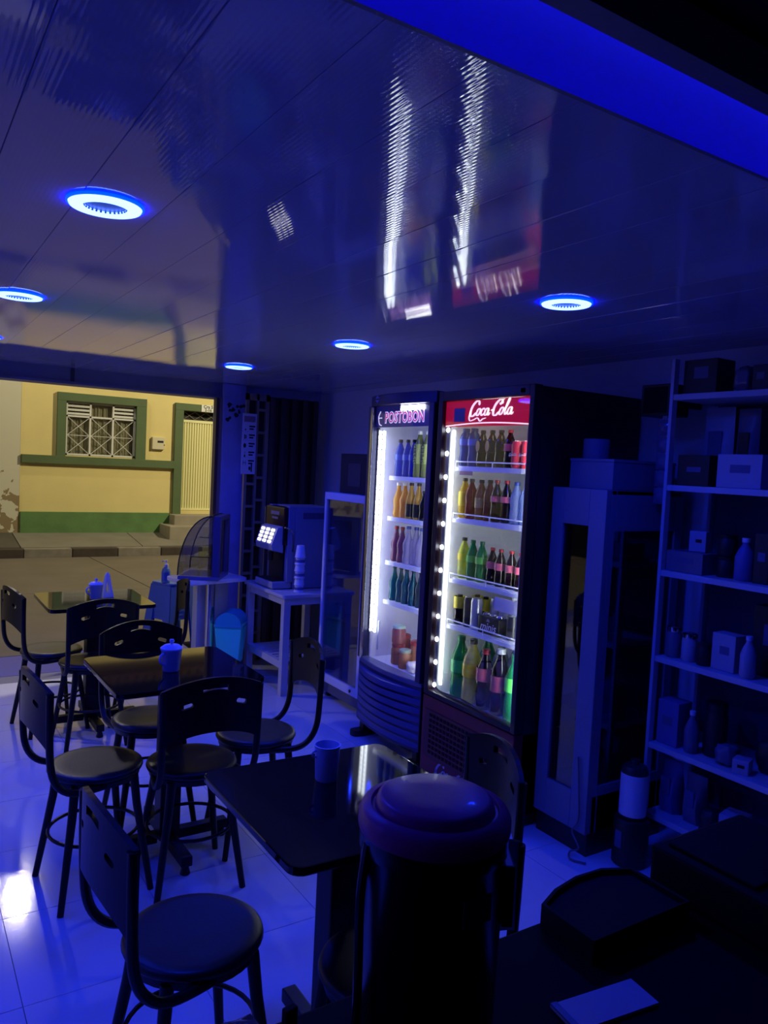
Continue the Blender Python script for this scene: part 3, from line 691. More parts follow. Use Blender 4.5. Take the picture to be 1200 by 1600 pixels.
bro_b = ('k_bro', 'pet', .150, .030, cola, capb, lab_yel, 'dark bottle with wide yellow label', 'bottle', dict(lab_z=(.55, .95)))
bcan = ('k_bcan', 'can', .150, .029, blkcan, None, None, 'tall black can', 'can', {})
scan = ('k_scan', 'can', .155, .029, alu, None, None, 'tall silver can', 'can', {})
row(RF, 'fourth shelf', CZ[3], .115, [bro_b, bcan, scan], .575, .435, (FX, FY))
row(RF, 'fourth shelf back row', CZ[3], .20, [bro_b, bro_b, scan, scan], .545, .33, (FX, FY))
clr_b = ('k_clr', 'glass', .205, .029, clear, capw, lab_dk, 'clear bottle with dark lower half', 'bottle', dict(lab_z=(.02, .55)))
row(RF, 'fourth shelf right end', CZ[3], .125, [clr_b, clr_b], .180, .110, (FX, FY))
mp_ = thing('can_multipack', 'black carton of mini cans lettered in white on the fourth shelf of the red-signed fridge', 'pack', (FX+.12, FY+.315, CZ[3]+.0005))
B(-.035, .035, -.075, .075, 0, .085).build('carton', lab_dk, mp_, bevel=.006)
text_mesh('lettering', 'minis', .055, wink, mp_, M_negx(-.036, 0, .036), .0004, 0, .25)
MB().prism([(-.012, 0), (.012, 0), (.008, .010), (0, .016), (-.008, .010)], 0, .001, M_negx(-.0355, .0, .062)).build('crest', mat('dull_silver', (.3, .3, .32), .5), mp_)
for i in range(3): MB().lathe([(.021, 0), (.022, .004), (.018, .012), (0, .011)], 14, (0, -.05+.05*i, .0855)).build('can_top', chrome, mp_)
big_g = ('k_bigg', 'pet', .315, .047, green, capg, mat('green_big_label', (.03, .50, .10), .4), 'large green soda bottle', 'bottle', dict(lab_z=(.42, .62)))
big_y = ('k_bigy', 'pet', .320, .048, drink('pale_lemon', (.80, .74, .16), .4), capb, lab_yel, 'large yellow citrus bottle', 'bottle', dict(lab_z=(.42, .62)))
big_c = ('k_bigc', 'pet', .290, .045, cola, capr, lab_pink, 'large cola bottle with red label', 'bottle', dict(lab_z=(.48, .70)))
big_c2 = ('k_bigc2', 'pet', .315, .045, cola, capw, mat('plum_label', (.28, .05, .10), .4), 'large cola bottle with white cap', 'bottle', dict(lab_z=(.36, .60)))
big_l = ('k_bigl', 'pet', .310, .046, green, capg, mat('bright_green_label', (.10, .62, .08), .4), 'large green bottle with bright lime label', 'bottle', dict(lab_z=(.45, .66)))
row(RF, 'bottom', CZ[4], .125, [big_g, big_y, big_c, big_c2, big_l], .555, .150, (FX, FY))
big_w = ('k_bigw', 'pet', .315, .046, clear, capw, None, 'large clear bottle', 'bottle', {})
row(RF, 'bottom back row', CZ[4], .26, [big_g, big_w, big_w, big_w, big_g], .50, .09, (FX, FY))

# ================================================================== BLUE CURVED FRIDGE
navy = mat('navy_enamel', (.012, .014, .070), .35); navy2 = mat('navy_plastic', (.035, .045, .22), .4)
PX, PY, PWD, PDP = 2.36, 3.215, .64, .66
pf_ = thing('blue_drinks_fridge', 'tall blue drinks fridge with curved ribbed base and lit pink lettering', 'fridge', (PX, PY, 0))
mb = MB()
mb.box(.04, PDP, 0, .03, .10, 1.975).box(.04, PDP, PWD-.03, PWD, .10, 1.975).box(PDP-.04, PDP, .03, PWD-.03, .10, 1.975).box(.04, PDP-.04, .03, PWD-.03, 1.945, 1.975).box(.04, PDP-.04, .03, PWD-.03, .42, .46)
mb.build('cabinet', navy, pf_, bevel=.004)
ln = MB(); ln.box(.045, PDP-.045, .031, .036, .462, 1.943).box(.045, PDP-.045, PWD-.036, PWD-.031, .462, 1.943).box(PDP-.05, PDP-.045, .036, PWD-.036, .462, 1.943).box(.045, PDP-.05, .036, PWD-.036, .461, .466).box(.045, PDP-.05, .036, PWD-.036, 1.938, 1.943)
ln.build('liner', mat('lilac_liner', (.74, .74, .88), .45), pf_, smooth=0)
def bow(y, d): return -d*(1-((y-PWD/2)/(PWD/2))**2)
def curved(x_back, d, z0, z1, n=14, inset=0.0):
    pts = [(bow(y, d)+inset, y) for y in [PWD*i/n for i in range(n+1)]]; return MB().prism(pts+[(x_back, PWD), (x_back, 0)], z0, z1)
curved(.06, .05, 1.945, 2.005).build('top_cap', navy, pf_, bevel=.006)
tri = MB(); tri.prism([(-.022, 0), (.022, 0), (0, .016)], 0, .002, M_negx(-.034, PWD-.12, 1.985)).prism([(-.022, 0), (0, -.016), (.022, 0)], 0, .002, M_negx(-.034, PWD-.12, 1.975))
tri.build('arrow_emblem', mat('emblem_blue', (.20, .25, .75), .4), pf_)
dfm = MB()
dfm.box(-.015, .038, 0, .045, .47, 1.945).box(-.015, .038, PWD-.030, PWD, .47, 1.945)
dfr = dfm.build('door_frame', navy, pf_, bevel=.005)
B(-.020, -.012, PWD-.052, PWD-.030, .47, 1.94).build('chrome_trim', chrome, dfr, bevel=.003)
n = 14; gv = []
for i in range(n+1):
    y = .045+(PWD-.09)*i/n
    for z in (.47, 1.945): gv.append((bow(y, .03)+.01, y, z))
MB().raw(gv, [(2*i, 2*i+2, 2*i+3, 2*i+1) for i in range(n)]).build('door_glass', clear_glass, dfr, recalc=False)
curved(.04, .045, .445, .475).build('door_sill', mat('grey_blue_trim', (.10, .11, .22), .3), pf_, bevel=.005)
for k in range(7):
    z0 = .395-.047*k
    curved(.05, .085-.006*k, z0, z0+.036).build('louver', navy2, pf_, bevel=.007)
curved(.10, .045, .10, .445).build('base_core', navy, pf_)
for yy in (.06, PWD-.03):
    MB().prism(rr(.16, .07, .03), 0, .035, Matrix.Translation((.03, yy, 0))).build('foot', dark_plastic, pf_, bevel=.006)
    B(.02, .08, yy-.02, yy+.02, .035, .11).build('foot_post', dark_plastic, pf_)
for yy in (.05, PWD-.05): MB().lathe([(.02, 0), (.02, .10)], 12, (PDP-.06, yy, 0)).build('rear_foot', dark_plastic, pf_)
hd = B(.015, .03, .04, PWD-.035, 1.825, 1.945).build('header_sign', mat('blue_lit_sign', (.015, .012, .10), .3, emit=(.006, .006, .10), estr=.7), pf_)
lw = mat('white_lit_outline', (.8, .8, .85), .5, emit=(.75, .70, .95), estr=.8); lpk = mat('pink_lit_letters', (.5, .05, .2), .5, emit=(.50, .05, .24), estr=.75)
text_mesh('lettering_outline', 'POSTOBON', .083, lw, hd, M_negx(.0140, PWD*.5-.005, 1.876), .0008, .0052, 0, 1.12, .80)
text_mesh('lettering', 'POSTOBON', .083, lpk, hd, M_negx(.0125, PWD*.5-.005, 1.876), .0008, .0006, 0, 1.12, .80)
MB().tube(spline([(.013, PWD-.085, 1.915), (.013, PWD-.065, 1.885), (.013, PWD-.075, 1.845), (.013, PWD-.10, 1.835)], 4), .003, 6).tube([(.013, PWD-.068, 1.878), (.013, PWD-.10, 1.878)], .003, 6).build('swoosh', lw, hd)
B(.006, .014, .12, .34, 1.915, 1.940).build('top_lamp', emitter('fridge_tube2', (.95, .95, 1), 9), pf_)
for k, yy in enumerate((PWD-.050, PWD-.092)):
    st = B(.034, .046, yy+.007, yy+.011, .62, 1.815).build('led_strip', mat('strip_white', (.6, .6, .65), .5), pf_)
    B(.034, .042, yy-.012, yy+.0065, .63, 1.805).build('led_or_fill_tube', emitter('tube_white2', (.84, .91, 1), 9), st)
    mb = MB()
    for j in range(40): mb.box(.031, .0345, yy-.0145, yy+.0085, .645+.0292*j, .6495+.0292*j)
    mb.build('led_gap', mat('strip_grey', (0, 0, 0)), st, smooth=0)['kind'] = 'stuff'
B(.048, .056, PWD-.125, PWD-.112, .53, .70).build('light_column', white_plastic, pf_)
B(.046, .054, .050, .062, .5, 1.80).build('led_or_fill_tube', emitter('fill_tube2', (.86, .92, 1), 28), pf_); B(.038, .041, .046, .080, .5, 1.80).build('fill_shield', liner_m, pf_)  # added fill light hidden behind the frame, with a plate blocking its spill
PZ = [1.545, 1.310, 1.052, .822, .4665]
for z in PZ[:4]:
    so = B(.085, PDP-.06, .038, PWD-.115, z-.006, z).build('shelf', rail_m, pf_)
    B(.075, .085, .038, PWD-.115, z-.020, z+.004).build('price_rail', rail_m, so)
BF = 'blue fridge'
wb_ = ('p_wat', 'pet', .215, .029, drink('blue_water', (.08, .14, .60), .5), capb, lab_b, 'blue water bottle with dark cap', 'bottle', dict(lab_z=(.45, .6)))
sp_ = ('p_sp', 'pet', .262, .0315, sg, capw, lab_sp, 'olive energy drink bottle lettered up the side', 'bottle', dict(lab_z=(.30, .72), text=('SPEED', .040, PI/2, mat('dark_green_ink', (.03, .07, .02), .5))))
cl_ = ('p_clr', 'pet', .225, .027, clear, capw, None, 'pale clear bottle', 'bottle', {})
row(BF, 'top shelf', PZ[0], .135, [wb_, wb_, wb_, sp_, sp_, cl_, cl_], .505, .125, (PX, PY))
oj_ = ('p_oj', 'glass', .200, .031, oj, capw, None, 'orange soda bottle', 'bottle', {})
oy_ = ('p_oy', 'glass', .205, .030, drink('amber_soda', (.75, .50, .08), .3), capb, lab_dk, 'amber soda bottle with dark base label', 'bottle', dict(lab_z=(.06, .42)))
dk_ = ('p_dk', 'glass', .165, .028, darkb, capb, None, 'short dark bottle', 'bottle', {})
wh_ = ('p_wh', 'glass', .180, .029, lav, capw, lab_w, 'pale soda bottle with white label', 'bottle', dict(lab_z=(.2, .45)))
row(BF, 'second shelf', PZ[1], .135, [oj_, oj_, oy_, oy_, dk_, wh_, wh_], .505, .125, (PX, PY))
pu_ = ('p_pu', 'glass', .205, .030, purp, capr, None, 'purple grape soda bottle', 'bottle', {})
la_ = ('p_la', 'glass', .215, .032, lav, capblue, None, 'clear lilac soda bottle', 'bottle', {})
dl_ = ('p_dl', 'pet', .195, .030, darkb, capb, lab_w, 'dark bottle with white label', 'bottle', dict(lab_z=(.12, .42)))
row(BF, 'third shelf', PZ[2], .135, [pu_, pu_, la_, la_, la_, dl_, wh_], .505, .125, (PX, PY))
te_ = ('p_te', 'glass', .205, .029, teal, capb, None, 'teal glass bottle', 'bottle', {})
dt_ = ('p_dt', 'glass', .205, .029, dteal, capb, None, 'dark blue-green glass bottle', 'bottle', {})
dw_ = ('p_dw', 'glass', .180, .030, dteal, capw, lab_w, 'dark bottle with small white label', 'bottle', dict(lab_z=(.14, .40)))
row(BF, 'fourth shelf', PZ[3], .135, [te_, te_, te_, te_, dt_, dt_, dw_], .505, .125, (PX, PY))
def jar(loc, r, h, body, lid, lb, grp, cat='jar'):
    t = thing('food_jar', lb, cat, loc, 0, grp)
    MB().lathe([(r*.9, 0), (r, .006), (r, h*.72), (r*.85, h*.82), (r*.85, h*.84)], 18).build('jar_body', body, t)
    MB().lathe([(r*.92, h*.83), (r*.95, h*.85), (r*.95, h*.97), (r*.8, h), (0, h)], 18).build('lid', lid, t); return t
gj = 'jars at the bottom of the blue-signed fridge'
pj = drink('pink_jam', (.55, .20, .20), .3); pk = drink('orange_jam', (.62, .30, .15), .3)
jar((PX+.20, PY+.47, PZ[4]), .042, .155, pj, mat('red_lid', (.4, .06, .06), .4), 'red-lidded jar at back left on the bottom of the blue-signed fridge', gj)
jar((PX+.12, PY+.41, PZ[4]), .040, .120, pk, mat('red_lid', (0, 0, 0)), 'lower orange jar under the white-lidded jar in the blue-signed fridge', gj)
jar((PX+.12, PY+.41, PZ[4]+.1215), .040, .105, pj, mat('pale_green_lid', (.50, .70, .55), .4), 'white-lidded jar stacked on the orange jar in the blue-signed fridge', gj)
jar((PX+.20, PY+.33, PZ[4]), .045, .145, pk, mat('red_lid', (0, 0, 0)), 'squat orange jar at the back of the blue-signed fridge floor', gj)
jar((PX+.10, PY+.31, PZ[4]), .036, .110, pk, mat('green_tub_lid', (.35, .45, .30), .4), 'small tub with green lid at front of the blue-signed fridge floor', gj)
def bag(name, loc, sx, sy, sz, ma, lb, cat, grp=None, rz=0.0, seed=0):
    rnd = random.Random(seed); bm = bmesh.new(); bmesh.ops.create_icosphere(bm, subdivisions=3, radius=1)
    ph = [rnd.uniform(0, 6) for _ in range(6)]
    for v in bm.verts:
        x, y, z = v.co
        k = 1+.10*math.sin(7*x+ph[0])*math.sin(6*y+ph[1])+.08*math.sin(9*z+ph[2]+4*x)
        p = .62
        x, y, z = [math.copysign(abs(c)**p, c) for c in (x, y, z)]
        v.co = (x*sx*k, y*sy*k, max(-sz, z*sz*k))
    me = bpy.data.meshes.new(name); bm.to_mesh(me); bm.free(); me.materials.append(ma)
    me.polygons.foreach_set('use_smooth', [True]*len(me.polygons))
    o = bpy.data.objects.new(name, me); COL.objects.link(o); o.location = (loc[0], loc[1], loc[2]+sz); o.rotation_euler = (0, 0, rz)
    return tag(o, lb, cat, grp)
fb = mat('milky_bag', (.72, .66, .60), .25)
for k, (dx, dy, s_) in enumerate(((.105, .215, .05), (.115, .125, .048), (.215, .20, .055))):
    bag('food_bag', (PX+dx, PY+dy, PZ[4]), .045, s_*.8, .030+.008*k, fb, f'shiny white food bag, {["front left", "front right", "rear"][k]} of three on the blue-signed fridge floor', 'bag', 'white food bags in the blue-signed fridge', .4*k, k)
cz_ = thing('drink_carton', 'small lilac carton at right on the bottom of the blue-signed fridge', 'carton', (PX+.11, PY+.065, PZ[4]), .2)
B(-.022, .022, -.022, .022, 0, .085).build('carton_body', mat('lilac_card', (.40, .36, .55), .5), cz_, bevel=.003)
MB().raw([(-.022, -.022, .085), (.022, -.022, .085), (.022, .022, .085), (-.022, .022, .085), (0, -.022, .108), (0, .022, .108)], [(0, 1, 4), (2, 3, 5), (1, 2, 5, 4), (3, 0, 4, 5), (0, 3, 2, 1)]).build('gable_top', mat('lilac_card', (0, 0, 0)), cz_, smooth=0)

# ================================================================== WHITE GLASS-DOOR FREEZER
GX, GY = 2.50, 4.08
gf = thing('white_display_fridge', 'white framed empty glass-door fridge left of the blue fridge', 'fridge', (GX, GY, 0))
gw, gd = .555, .50
mb = MB()
mb.box(.04, gd, 0, .03, .11, 1.41).box(.04, gd, gw-.03, gw, .11, 1.41).box(gd-.04, gd, .03, gw-.03, .11, 1.41).box(.04, gd-.04, .03, gw-.03, 1.375, 1.41).box(.04, gd-.04, .03, gw-.03, .11, .15)
mb.build('cabinet', white_enamel, gf, bevel=.004)
dm = MB(); dm.box(0, .038, 0, .035, .12, 1.41).box(0, .038, gw-.028, gw, .12, 1.41).box(0, .038, .035, gw-.028, 1.36, 1.41).box(0, .038, .035, gw-.028, .12, .175)
d_ = dm.build('door_frame', white_enamel, gf, bevel=.004)
B(.014, .020, .035, gw-.028, .175, 1.36).build('door_glass', glassy('misty_glass', (.55, .58, .70), .25), d_)
MB().lathe([(.010, 0), (.010, .006), (0, .007)], 12, (0, 0, 0), Matrix.Translation((0, .10, .148)) @ Matrix.Rotation(-PI/2, 4, 'Y')).build('door_lock', dark_plastic, d_)
B(.02, gd, 0.0, gw, .045, .11).build('base_grille', mat('grey_metal', (.12, .12, .14), .4), gf, bevel=.004)
for yy in (.05, gw-.05):
    for xx in (.07, gd-.07): MB().lathe([(.018, 0), (.018, .03), (.01, .046)], 10, (xx, yy, 0)).build('foot', dark_plastic, gf)
B(.06, gd-.05, .035, gw-.035, .55, .56).build('shelf', mat('grey_wire', (.25, .25, .3), .4), gf)
cr = thing('white_carton', 'pale carton on the bottom of the white glass-door fridge', 'carton', (GX+.22, GY+.17, .1505))
B(-.09, .09, -.12, .12, 0, .20).build('carton_body', mat('pale_carton', (.50, .50, .56), .6), cr, bevel=.004); B(-.004, .004, -.121, .121, .199, .2015).build('tape_strip', mat('tape', (.4, .36, .3), .4), cr)
dkbox = mat('dark_cardboard', (.022, .018, .02), .7)
bb = thing('dark_box', 'large dark box on top of the white glass-door fridge', 'box', (GX+.24, GY+.27, 1.4105))
B(-.17, .17, -.21, .21, 0, .26).build('box_body', dkbox, bb, bevel=.004)
for sx in (-1, 1): B(-.17, .17, min(sx*.004, sx*.21), max(sx*.004, sx*.21), .2605, .264, None).build('flap', dkbox, bb)
B(-.172, -.170, -.06, .10, .05, .20).build('box_print', mat('faint_print', (.05, .045, .06), .6), bb)

# ================================================================== WOODEN STAND AND COFFEE MACHINE
wt = thing('wooden_stand', 'white painted wooden stand with slatted lower shelf under the coffee machine', 'table', (2.25, 4.68, 0))
sw, sd = .66, .52       # along Y, along X
MB().prism(rr(sd+.04, sw+.04, .03), .675, .70, Matrix.Translation((sd/2, sw/2, 0))).build('tabletop', white_paint, wt, bevel=.004)
for xx in (0, sd-.05):
    for yy in (0, sw-.05): B(xx, xx+.05, yy, yy+.05, 0, .675).build('leg', white_paint, wt, bevel=.003)
for yy in (0.005, sw-.035): B(.05, sd-.05, yy, yy+.03, .625, .675).build('apron', white_paint, wt)
for xx in (0.005, sd-.035): B(xx, xx+.03, .05, sw-.05, .625, .675).build('apron', white_paint, wt)
for xx in (0.004, sd-.032): B(xx, xx+.028, .05, sw-.05, .185, .235).build('shelf_rail', white_paint, wt)
for k in range(9): B(.032, sd-.034, .055+k*.063, .090+k*.063, .222, .236).build('slat', white_paint, wt, bevel=.002)
CMX, CMY = 2.30, 4.87
cmx = thing('coffee_machine', 'dark coffee vending machine with lit white keypad on the wooden stand', 'machine', (CMX, CMY, .7005))
mw, mdp, mh = .34, .40, .585
cbm = mat('blue_grey_casing', (.20, .22, .36), .35)
mb = MB(); mb.box(.10, mdp, 0, mw, 0.005, mh).box(.05, .10, 0, .05, .05, mh).box(.05, .10, mw-.05, mw, .05, mh)
mb.build('casing', cbm, cmx, bevel=.006)
B(.02, .10, .01, mw-.01, .31, mh-.005).build('front_fascia', mat('brown_black_gloss', (.035, .014, .014), .18), cmx, bevel=.012)
B(.04, .10, .055, mw-.055, .06, .31).build('cup_bay', dark_plastic, cmx)
B(-.05, .10, .02, mw-.02, .005, .055).build('drip_tray', mat('grey_tray', (.40, .40, .44), .4), cmx, bevel=.01)
B(-.045, .08, .04, mw-.04, .0555, .060).build('drip_grid', dark_plastic, cmx)
kp = MB().prism([(.03, .255), (-.055, .275), (-.062, .315), (-.02, .435), (.03, .445)], .03, mw-.03, Matrix(((1, 0, 0, 0), (0, 0, 1, 0), (0, 1, 0, 0), (0, 0, 0, 1)))).build('keypad_housing', mat('grey_housing', (.42, .43, .48), .3), cmx, bevel=.006)
btn = emitter('lit_button', (.95, .93, .88), 2.4)
an = math.atan2(.12, .042); nrm = Vector((-math.sin(an), 0, math.cos(an)))
for r_ in range(4):
    for c_ in range(3):
        t_ = .16+.22*r_; px_ = -.062+(.042)*t_; pz_ = .315+.12*t_
        y_ = .065+c_*.085
        M_ = Matrix.Translation((px_, y_, pz_)) @ Matrix.Rotation(-(PI/2-(PI/2-an))+PI/2-PI/2, 4, 'Y')
        mb = MB().prism(rr(.020, .055, .009), -.001, .004, Matrix.Translation((px_, y_+.02, pz_)) @ Matrix(((math.cos(an), 0, -math.sin(an), 0), (0, 1, 0, 0), (math.sin(an), 0, math.cos(an), 0), (0, 0, 0, 1))))
        mb.build('lit_button', btn, kp)
MB().tube(spline([(.02, -.004, .44), (.07, -.004, .42), (.085, -.004, .36), (.085, -.004, .27)], 5), .006, 8).build('chrome_curve', chrome, cmx)
MB().tube([(.02, mw-.006, .06), (.02, mw-.006, mh-.02)], .004, 6).build('chrome_edge', chrome, cmx)
MB().lathe([(.018, .19), (.02, .25), (.012, .255)], 12, (.0, mw/2, 0)).build('nozzle', dark_plastic, cmx)
pl = mat('pale_print', (.30, .26, .30), .5)
mb = MB()
for k in range(7): mb.box(.0185, .0195, .10+k*.02, .114+k*.02, .52, .545)
for k in range(5): mb.box(.0185, .0195, .12+k*.02, .134+k*.02, .49, .505)
mb.build('fascia_print', pl, cmx, smooth=0)['kind'] = 'stuff'
MB().box(.16, .36, -.0015, 0, .50, .545).build('side_plate', mat('navy_plate', (.06, .07, .16), .3), cmx)
# paper cups: a tall stack
cupm = mat('paper_cup', (.66, .68, .76), .5)
for k in range(6):
    t = thing('paper_cup', f'white paper cup, {ORD[k]} from bottom in the stack beside the coffee machine', 'cup', (2.40, 4.77, .7005+.048*k), .3*k, 'stacked paper cups')
    n = 20; MB().lathe([(.0352, 0), (.0365, 0), (.038, .001), (.0375, .004), (.036, .006), (.026, .085), (.0255, .0855), (0, .0855), (0, .0838), (.0248, .0838), (.0352, 0)], n, cap=False).build('cup_body', cupm, t)
    if k % 2 == 0: MB().lathe([(.0350, .016), (.0326, .035), (.0324, .035), (.0348, .016), (.0350, .016)], n, cap=False).build('printed_band', mat('blue_band', (.08, .10, .30), .5), t)

# ================================================================== BIN, CASE, STOOLS
tb_ = mat('teal_plastic', (.06, .9, .75), .35); tb2 = mat('teal_plastic_lid', (.03, .42, .55), .35)
bn = thing('swing_bin', 'teal swing-lid waste bin left of the white wooden stand', 'bin', (2.097, 5.232, .1205), -.62)
mb = MB(); a0, a1 = .076, .098
mb.raw([(-a0, -a0, 0), (a0, -a0, 0), (a0, a0, 0), (-a0, a0, 0), (-a1, -a1, .27), (a1, -a1, .27), (a1, a1, .27), (-a1, a1, .27)], [(0, 3, 2, 1), (4, 5, 6, 7), (0, 1, 5, 4), (1, 2, 6, 5), (2, 3, 7, 6), (3, 0, 4, 7)])
mb.build('bin_body', tb_, bn, bevel=.012)
MB().prism(rr(.208, .208, .02), .27, .290).build('rim', tb2, bn, bevel=.004)
hp_ = [(-.095, .29), (.095, .29)]+[(.095*math.cos(PI*k/10), .295+.085*math.sin(PI*k/10)) for k in range(11)]
cheek = MB()
for yy in (-.099, .091): cheek.prism([(x, z) for x, z in hp_], 0, .012, Matrix(((1, 0, 0, 0), (0, 0, 1, yy), (0, 1, 0, 0), (0, 0, 0, 1))))
cheek.build('hood', tb2, bn)
fl_ = MB(); n = 10
fl_.raw([(.090*math.cos(PI*(.02+.55*k/n)), y_, .295+.080*math.sin(PI*(.02+.55*k/n))) for k in range(n+1) for y_ in (-.09, .09)], [(2*k, 2*k+1, 2*k+3, 2*k+2) for k in range(n)])
fl_.build('swing_flap', tb2, bn, recalc=False)

bx_ = thing('blue_plinth_box', 'low dark blue box under the teal swing bin', 'box', (2.097, 5.232, 0), -.62)
B(-.08, .08, -.08, .08, 0, .12).build('box_body', mat('dark_blue_box', (.03, .03, .16), .5), bx_, bevel=.004); B(-.0815, .0815, -.0815, .0815, .095, .108).build('box_lip', mat('dark_blue_box', (0, 0, 0)), bx_)
dc = thing('countertop_display_case', 'curved glass countertop display case on the white pedestal', 'display case', (1.925, 5.37, .735), math.radians(58))
# local: +y is the curved front, x the width
bm2 = mat('dark_blue_frame', (.05, .05, .18), .4)
cw, cd, chh = .36, .29, .455
dp_ = B(-cw/2, cw/2, -cd/2, cd/2, 0, .025).build('base_tray', mat('blue_tray', (.10, .11, .30), .35), dc, bevel=.004)
arc = [(cd/2-.0, .03)]+[(-cd/2+.06+(cd-.06)*math.sin(PI/2*k/12), .03+.0+(chh-.03)*math.cos(PI/2*k/12)) for k in range(12, -1, -1)]
gp_ = [(y_, z_) for y_, z_ in arc]+[(-cd/2+.05, chh), (-cd/2+.05, .03)]
pan = glassy('case_glass', (.80, .82, .84), .2)
for xx in (-cw/2, cw/2-.004):
    MB().prism(gp_, 0, .004, Matrix(((0, 0, 1, xx), (1, 0, 0, 0), (0, 1, 0, 0), (0, 0, 0, 1)))).build('side_glass', pan, dc, smooth=0)
ca = arc[1:]
MB().raw([(x_, y_, z_) for y_, z_ in ca for x_ in (-cw/2+.005, cw/2-.005)], [(2*k, 2*k+1, 2*k+3, 2*k+2) for k in range(len(ca)-1)]).build('curved_glass', pan, dc, recalc=False)
for xx in (-cw/2, cw/2): MB().tube([(xx, y_, z_) for y_, z_ in ca], .0045, 6).build('edge_trim', dark_plastic, dc)
fm = MB(); fm.box(-cw/2, -cw/2+.055, -cd/2, -cd/2+.05, .025, chh).box(cw/2-.055, cw/2, -cd/2, -cd/2+.05, .025, chh).box(-cw/2+.055, cw/2-.055, -cd/2, -cd/2+.05, chh-.03, chh)
fm.build('back_frame', bm2, dc, bevel=.003)
for k in range(2): B(-cw/2+.055+.125*k, -cw/2+.18+.125*k, -cd/2+.015+.01*k, -cd/2+.02+.01*k, .03, chh-.03).build('sliding_door', glassy('tinted_glass', (.30, .32, .40), .3), dc)
for z_, d_ in ((.16, .16), (.30, .10)): B(-cw/2+.02, cw/2-.02, -cd/2+.05, -cd/2+.05+d_, z_, z_+.006).build('shelf', mat('smoked_shelf', (.04, .04, .07), .2), dc)
pd_ = thing('white_pedestal', 'white panel pedestal with chrome pole under the curved display case', 'stand', (1.985, 5.42, 0))
B(-.085, .155, .0, .10, 0.0, .70).build('panel_body', mat('pale_panel', (.42, .43, .52), .5), pd_, bevel=.004)
MB().lathe([(.060, 0), (.060, .015), (.034, .025), (.034, .70), (.05, .705)], 20, (-.012, -.075, 0)).build('chrome_pole', chrome, pd_)
MB().prism(rr(.50, .34, .05), .705, .734, Matrix.Translation((-.03, -.045, 0)) @ Matrix.Rotation(math.radians(12), 4, 'Z')).build('top_plate', mat('white_plate_plastic', (.66, .66, .74), .35), pd_, bevel=.006)

stb = mat('blue_stool_plastic', (.06, .14, .40), .4)
def stool(loc, lb, rz, h=.45):
    t = thing('plastic_stool', lb, 'stool', loc, rz, 'stacked plastic stools')
    a, c_ = .118, .165
    MB().prism(rr(.245, .245, .03), h-.02, h).build('seat', stb, t, bevel=.006)
    MB().prism(rr(.30, .30, .035), .0, .0, )
    for k in range(4):
        R_ = Matrix.Rotation(k*PI/2, 4, 'Z')
        # one tapering side: two leg strips with a cut-out between and an apron above
        def P(u, z, o=0.0): q = a+(c_-a)*(1-z/h); return (u*q, -q-o, z)
        mb = MB()
        for u0, u1 in ((-1, -.45), (.45, 1)):
            v = [P(u0, 0), P(u1, 0), P(u1, h-.16), P(u0, h-.16)]; v += [(x, y+.003, z) for x, y, z in v]
            mb.raw(v, [(0, 1, 2, 3), (7, 6, 5, 4), (0, 4, 5, 1), (1, 5, 6, 2), (2, 6, 7, 3), (3, 7, 4, 0)], R_)
        v = [P(-1, h-.16), P(1, h-.16), P(1, h-.02), P(-1, h-.02)]; v += [(x, y+.003, z) for x, y, z in v]
        mb.raw(v, [(0, 1, 2, 3), (7, 6, 5, 4), (0, 4, 5, 1), (1, 5, 6, 2), (2, 6, 7, 3), (3, 7, 4, 0)], R_)
        mb.build('side_leg', stb, t, smooth=0)
    return t
st0 = stool((1.94, 6.13, .0), 'blue plastic stool at the bottom of the stack in the street opening', .40)
for k in range(1, 5):
    copy_tree(st0, (1.94, 6.13, .034*k), .40, ['', 'second blue plastic stool from the bottom of the stack', 'third blue plastic stool from the bottom of the stack', 'fourth blue plastic stool, just under the top one', 'topmost blue plastic stool of the stack, under the sanitizer bottle'][k])
sn = thing('sanitizer_bottle', 'clear pump bottle of blue sanitizer on top of the blue stools', 'bottle', (1.86, 6.06, .5865))
MB().lathe([(.030, 0), (.034, .004), (.034, .095), (.028, .115), (.014, .125), (.014, .13)], 18).build('bottle_body', drink('blue_gel', (.25, .38, .70), .6), sn)
pm_ = MB().lathe([(.016, .13), (.016, .15), (.006, .152), (.006, .172), (.010, .174), (.010, .182), (0, .183)], 14).build('pump', white_plastic, sn)
MB().tube([(0, 0, .177), (-.03, -.01, .178), (-.036, -.012, .170)], .005, 6).build('spout', white_plastic, pm_)
n = 18; MB().raw([(.0348*math.cos(2*PI*i/n), .0348*math.sin(2*PI*i/n), z) for i in range(n) for z in (.02, .085)], [(2*i, (2*i+2) % (2*n), (2*i+3) % (2*n), 2*i+1) for i in range(n)]).build('wrap_label', lab_b, sn, recalc=False)

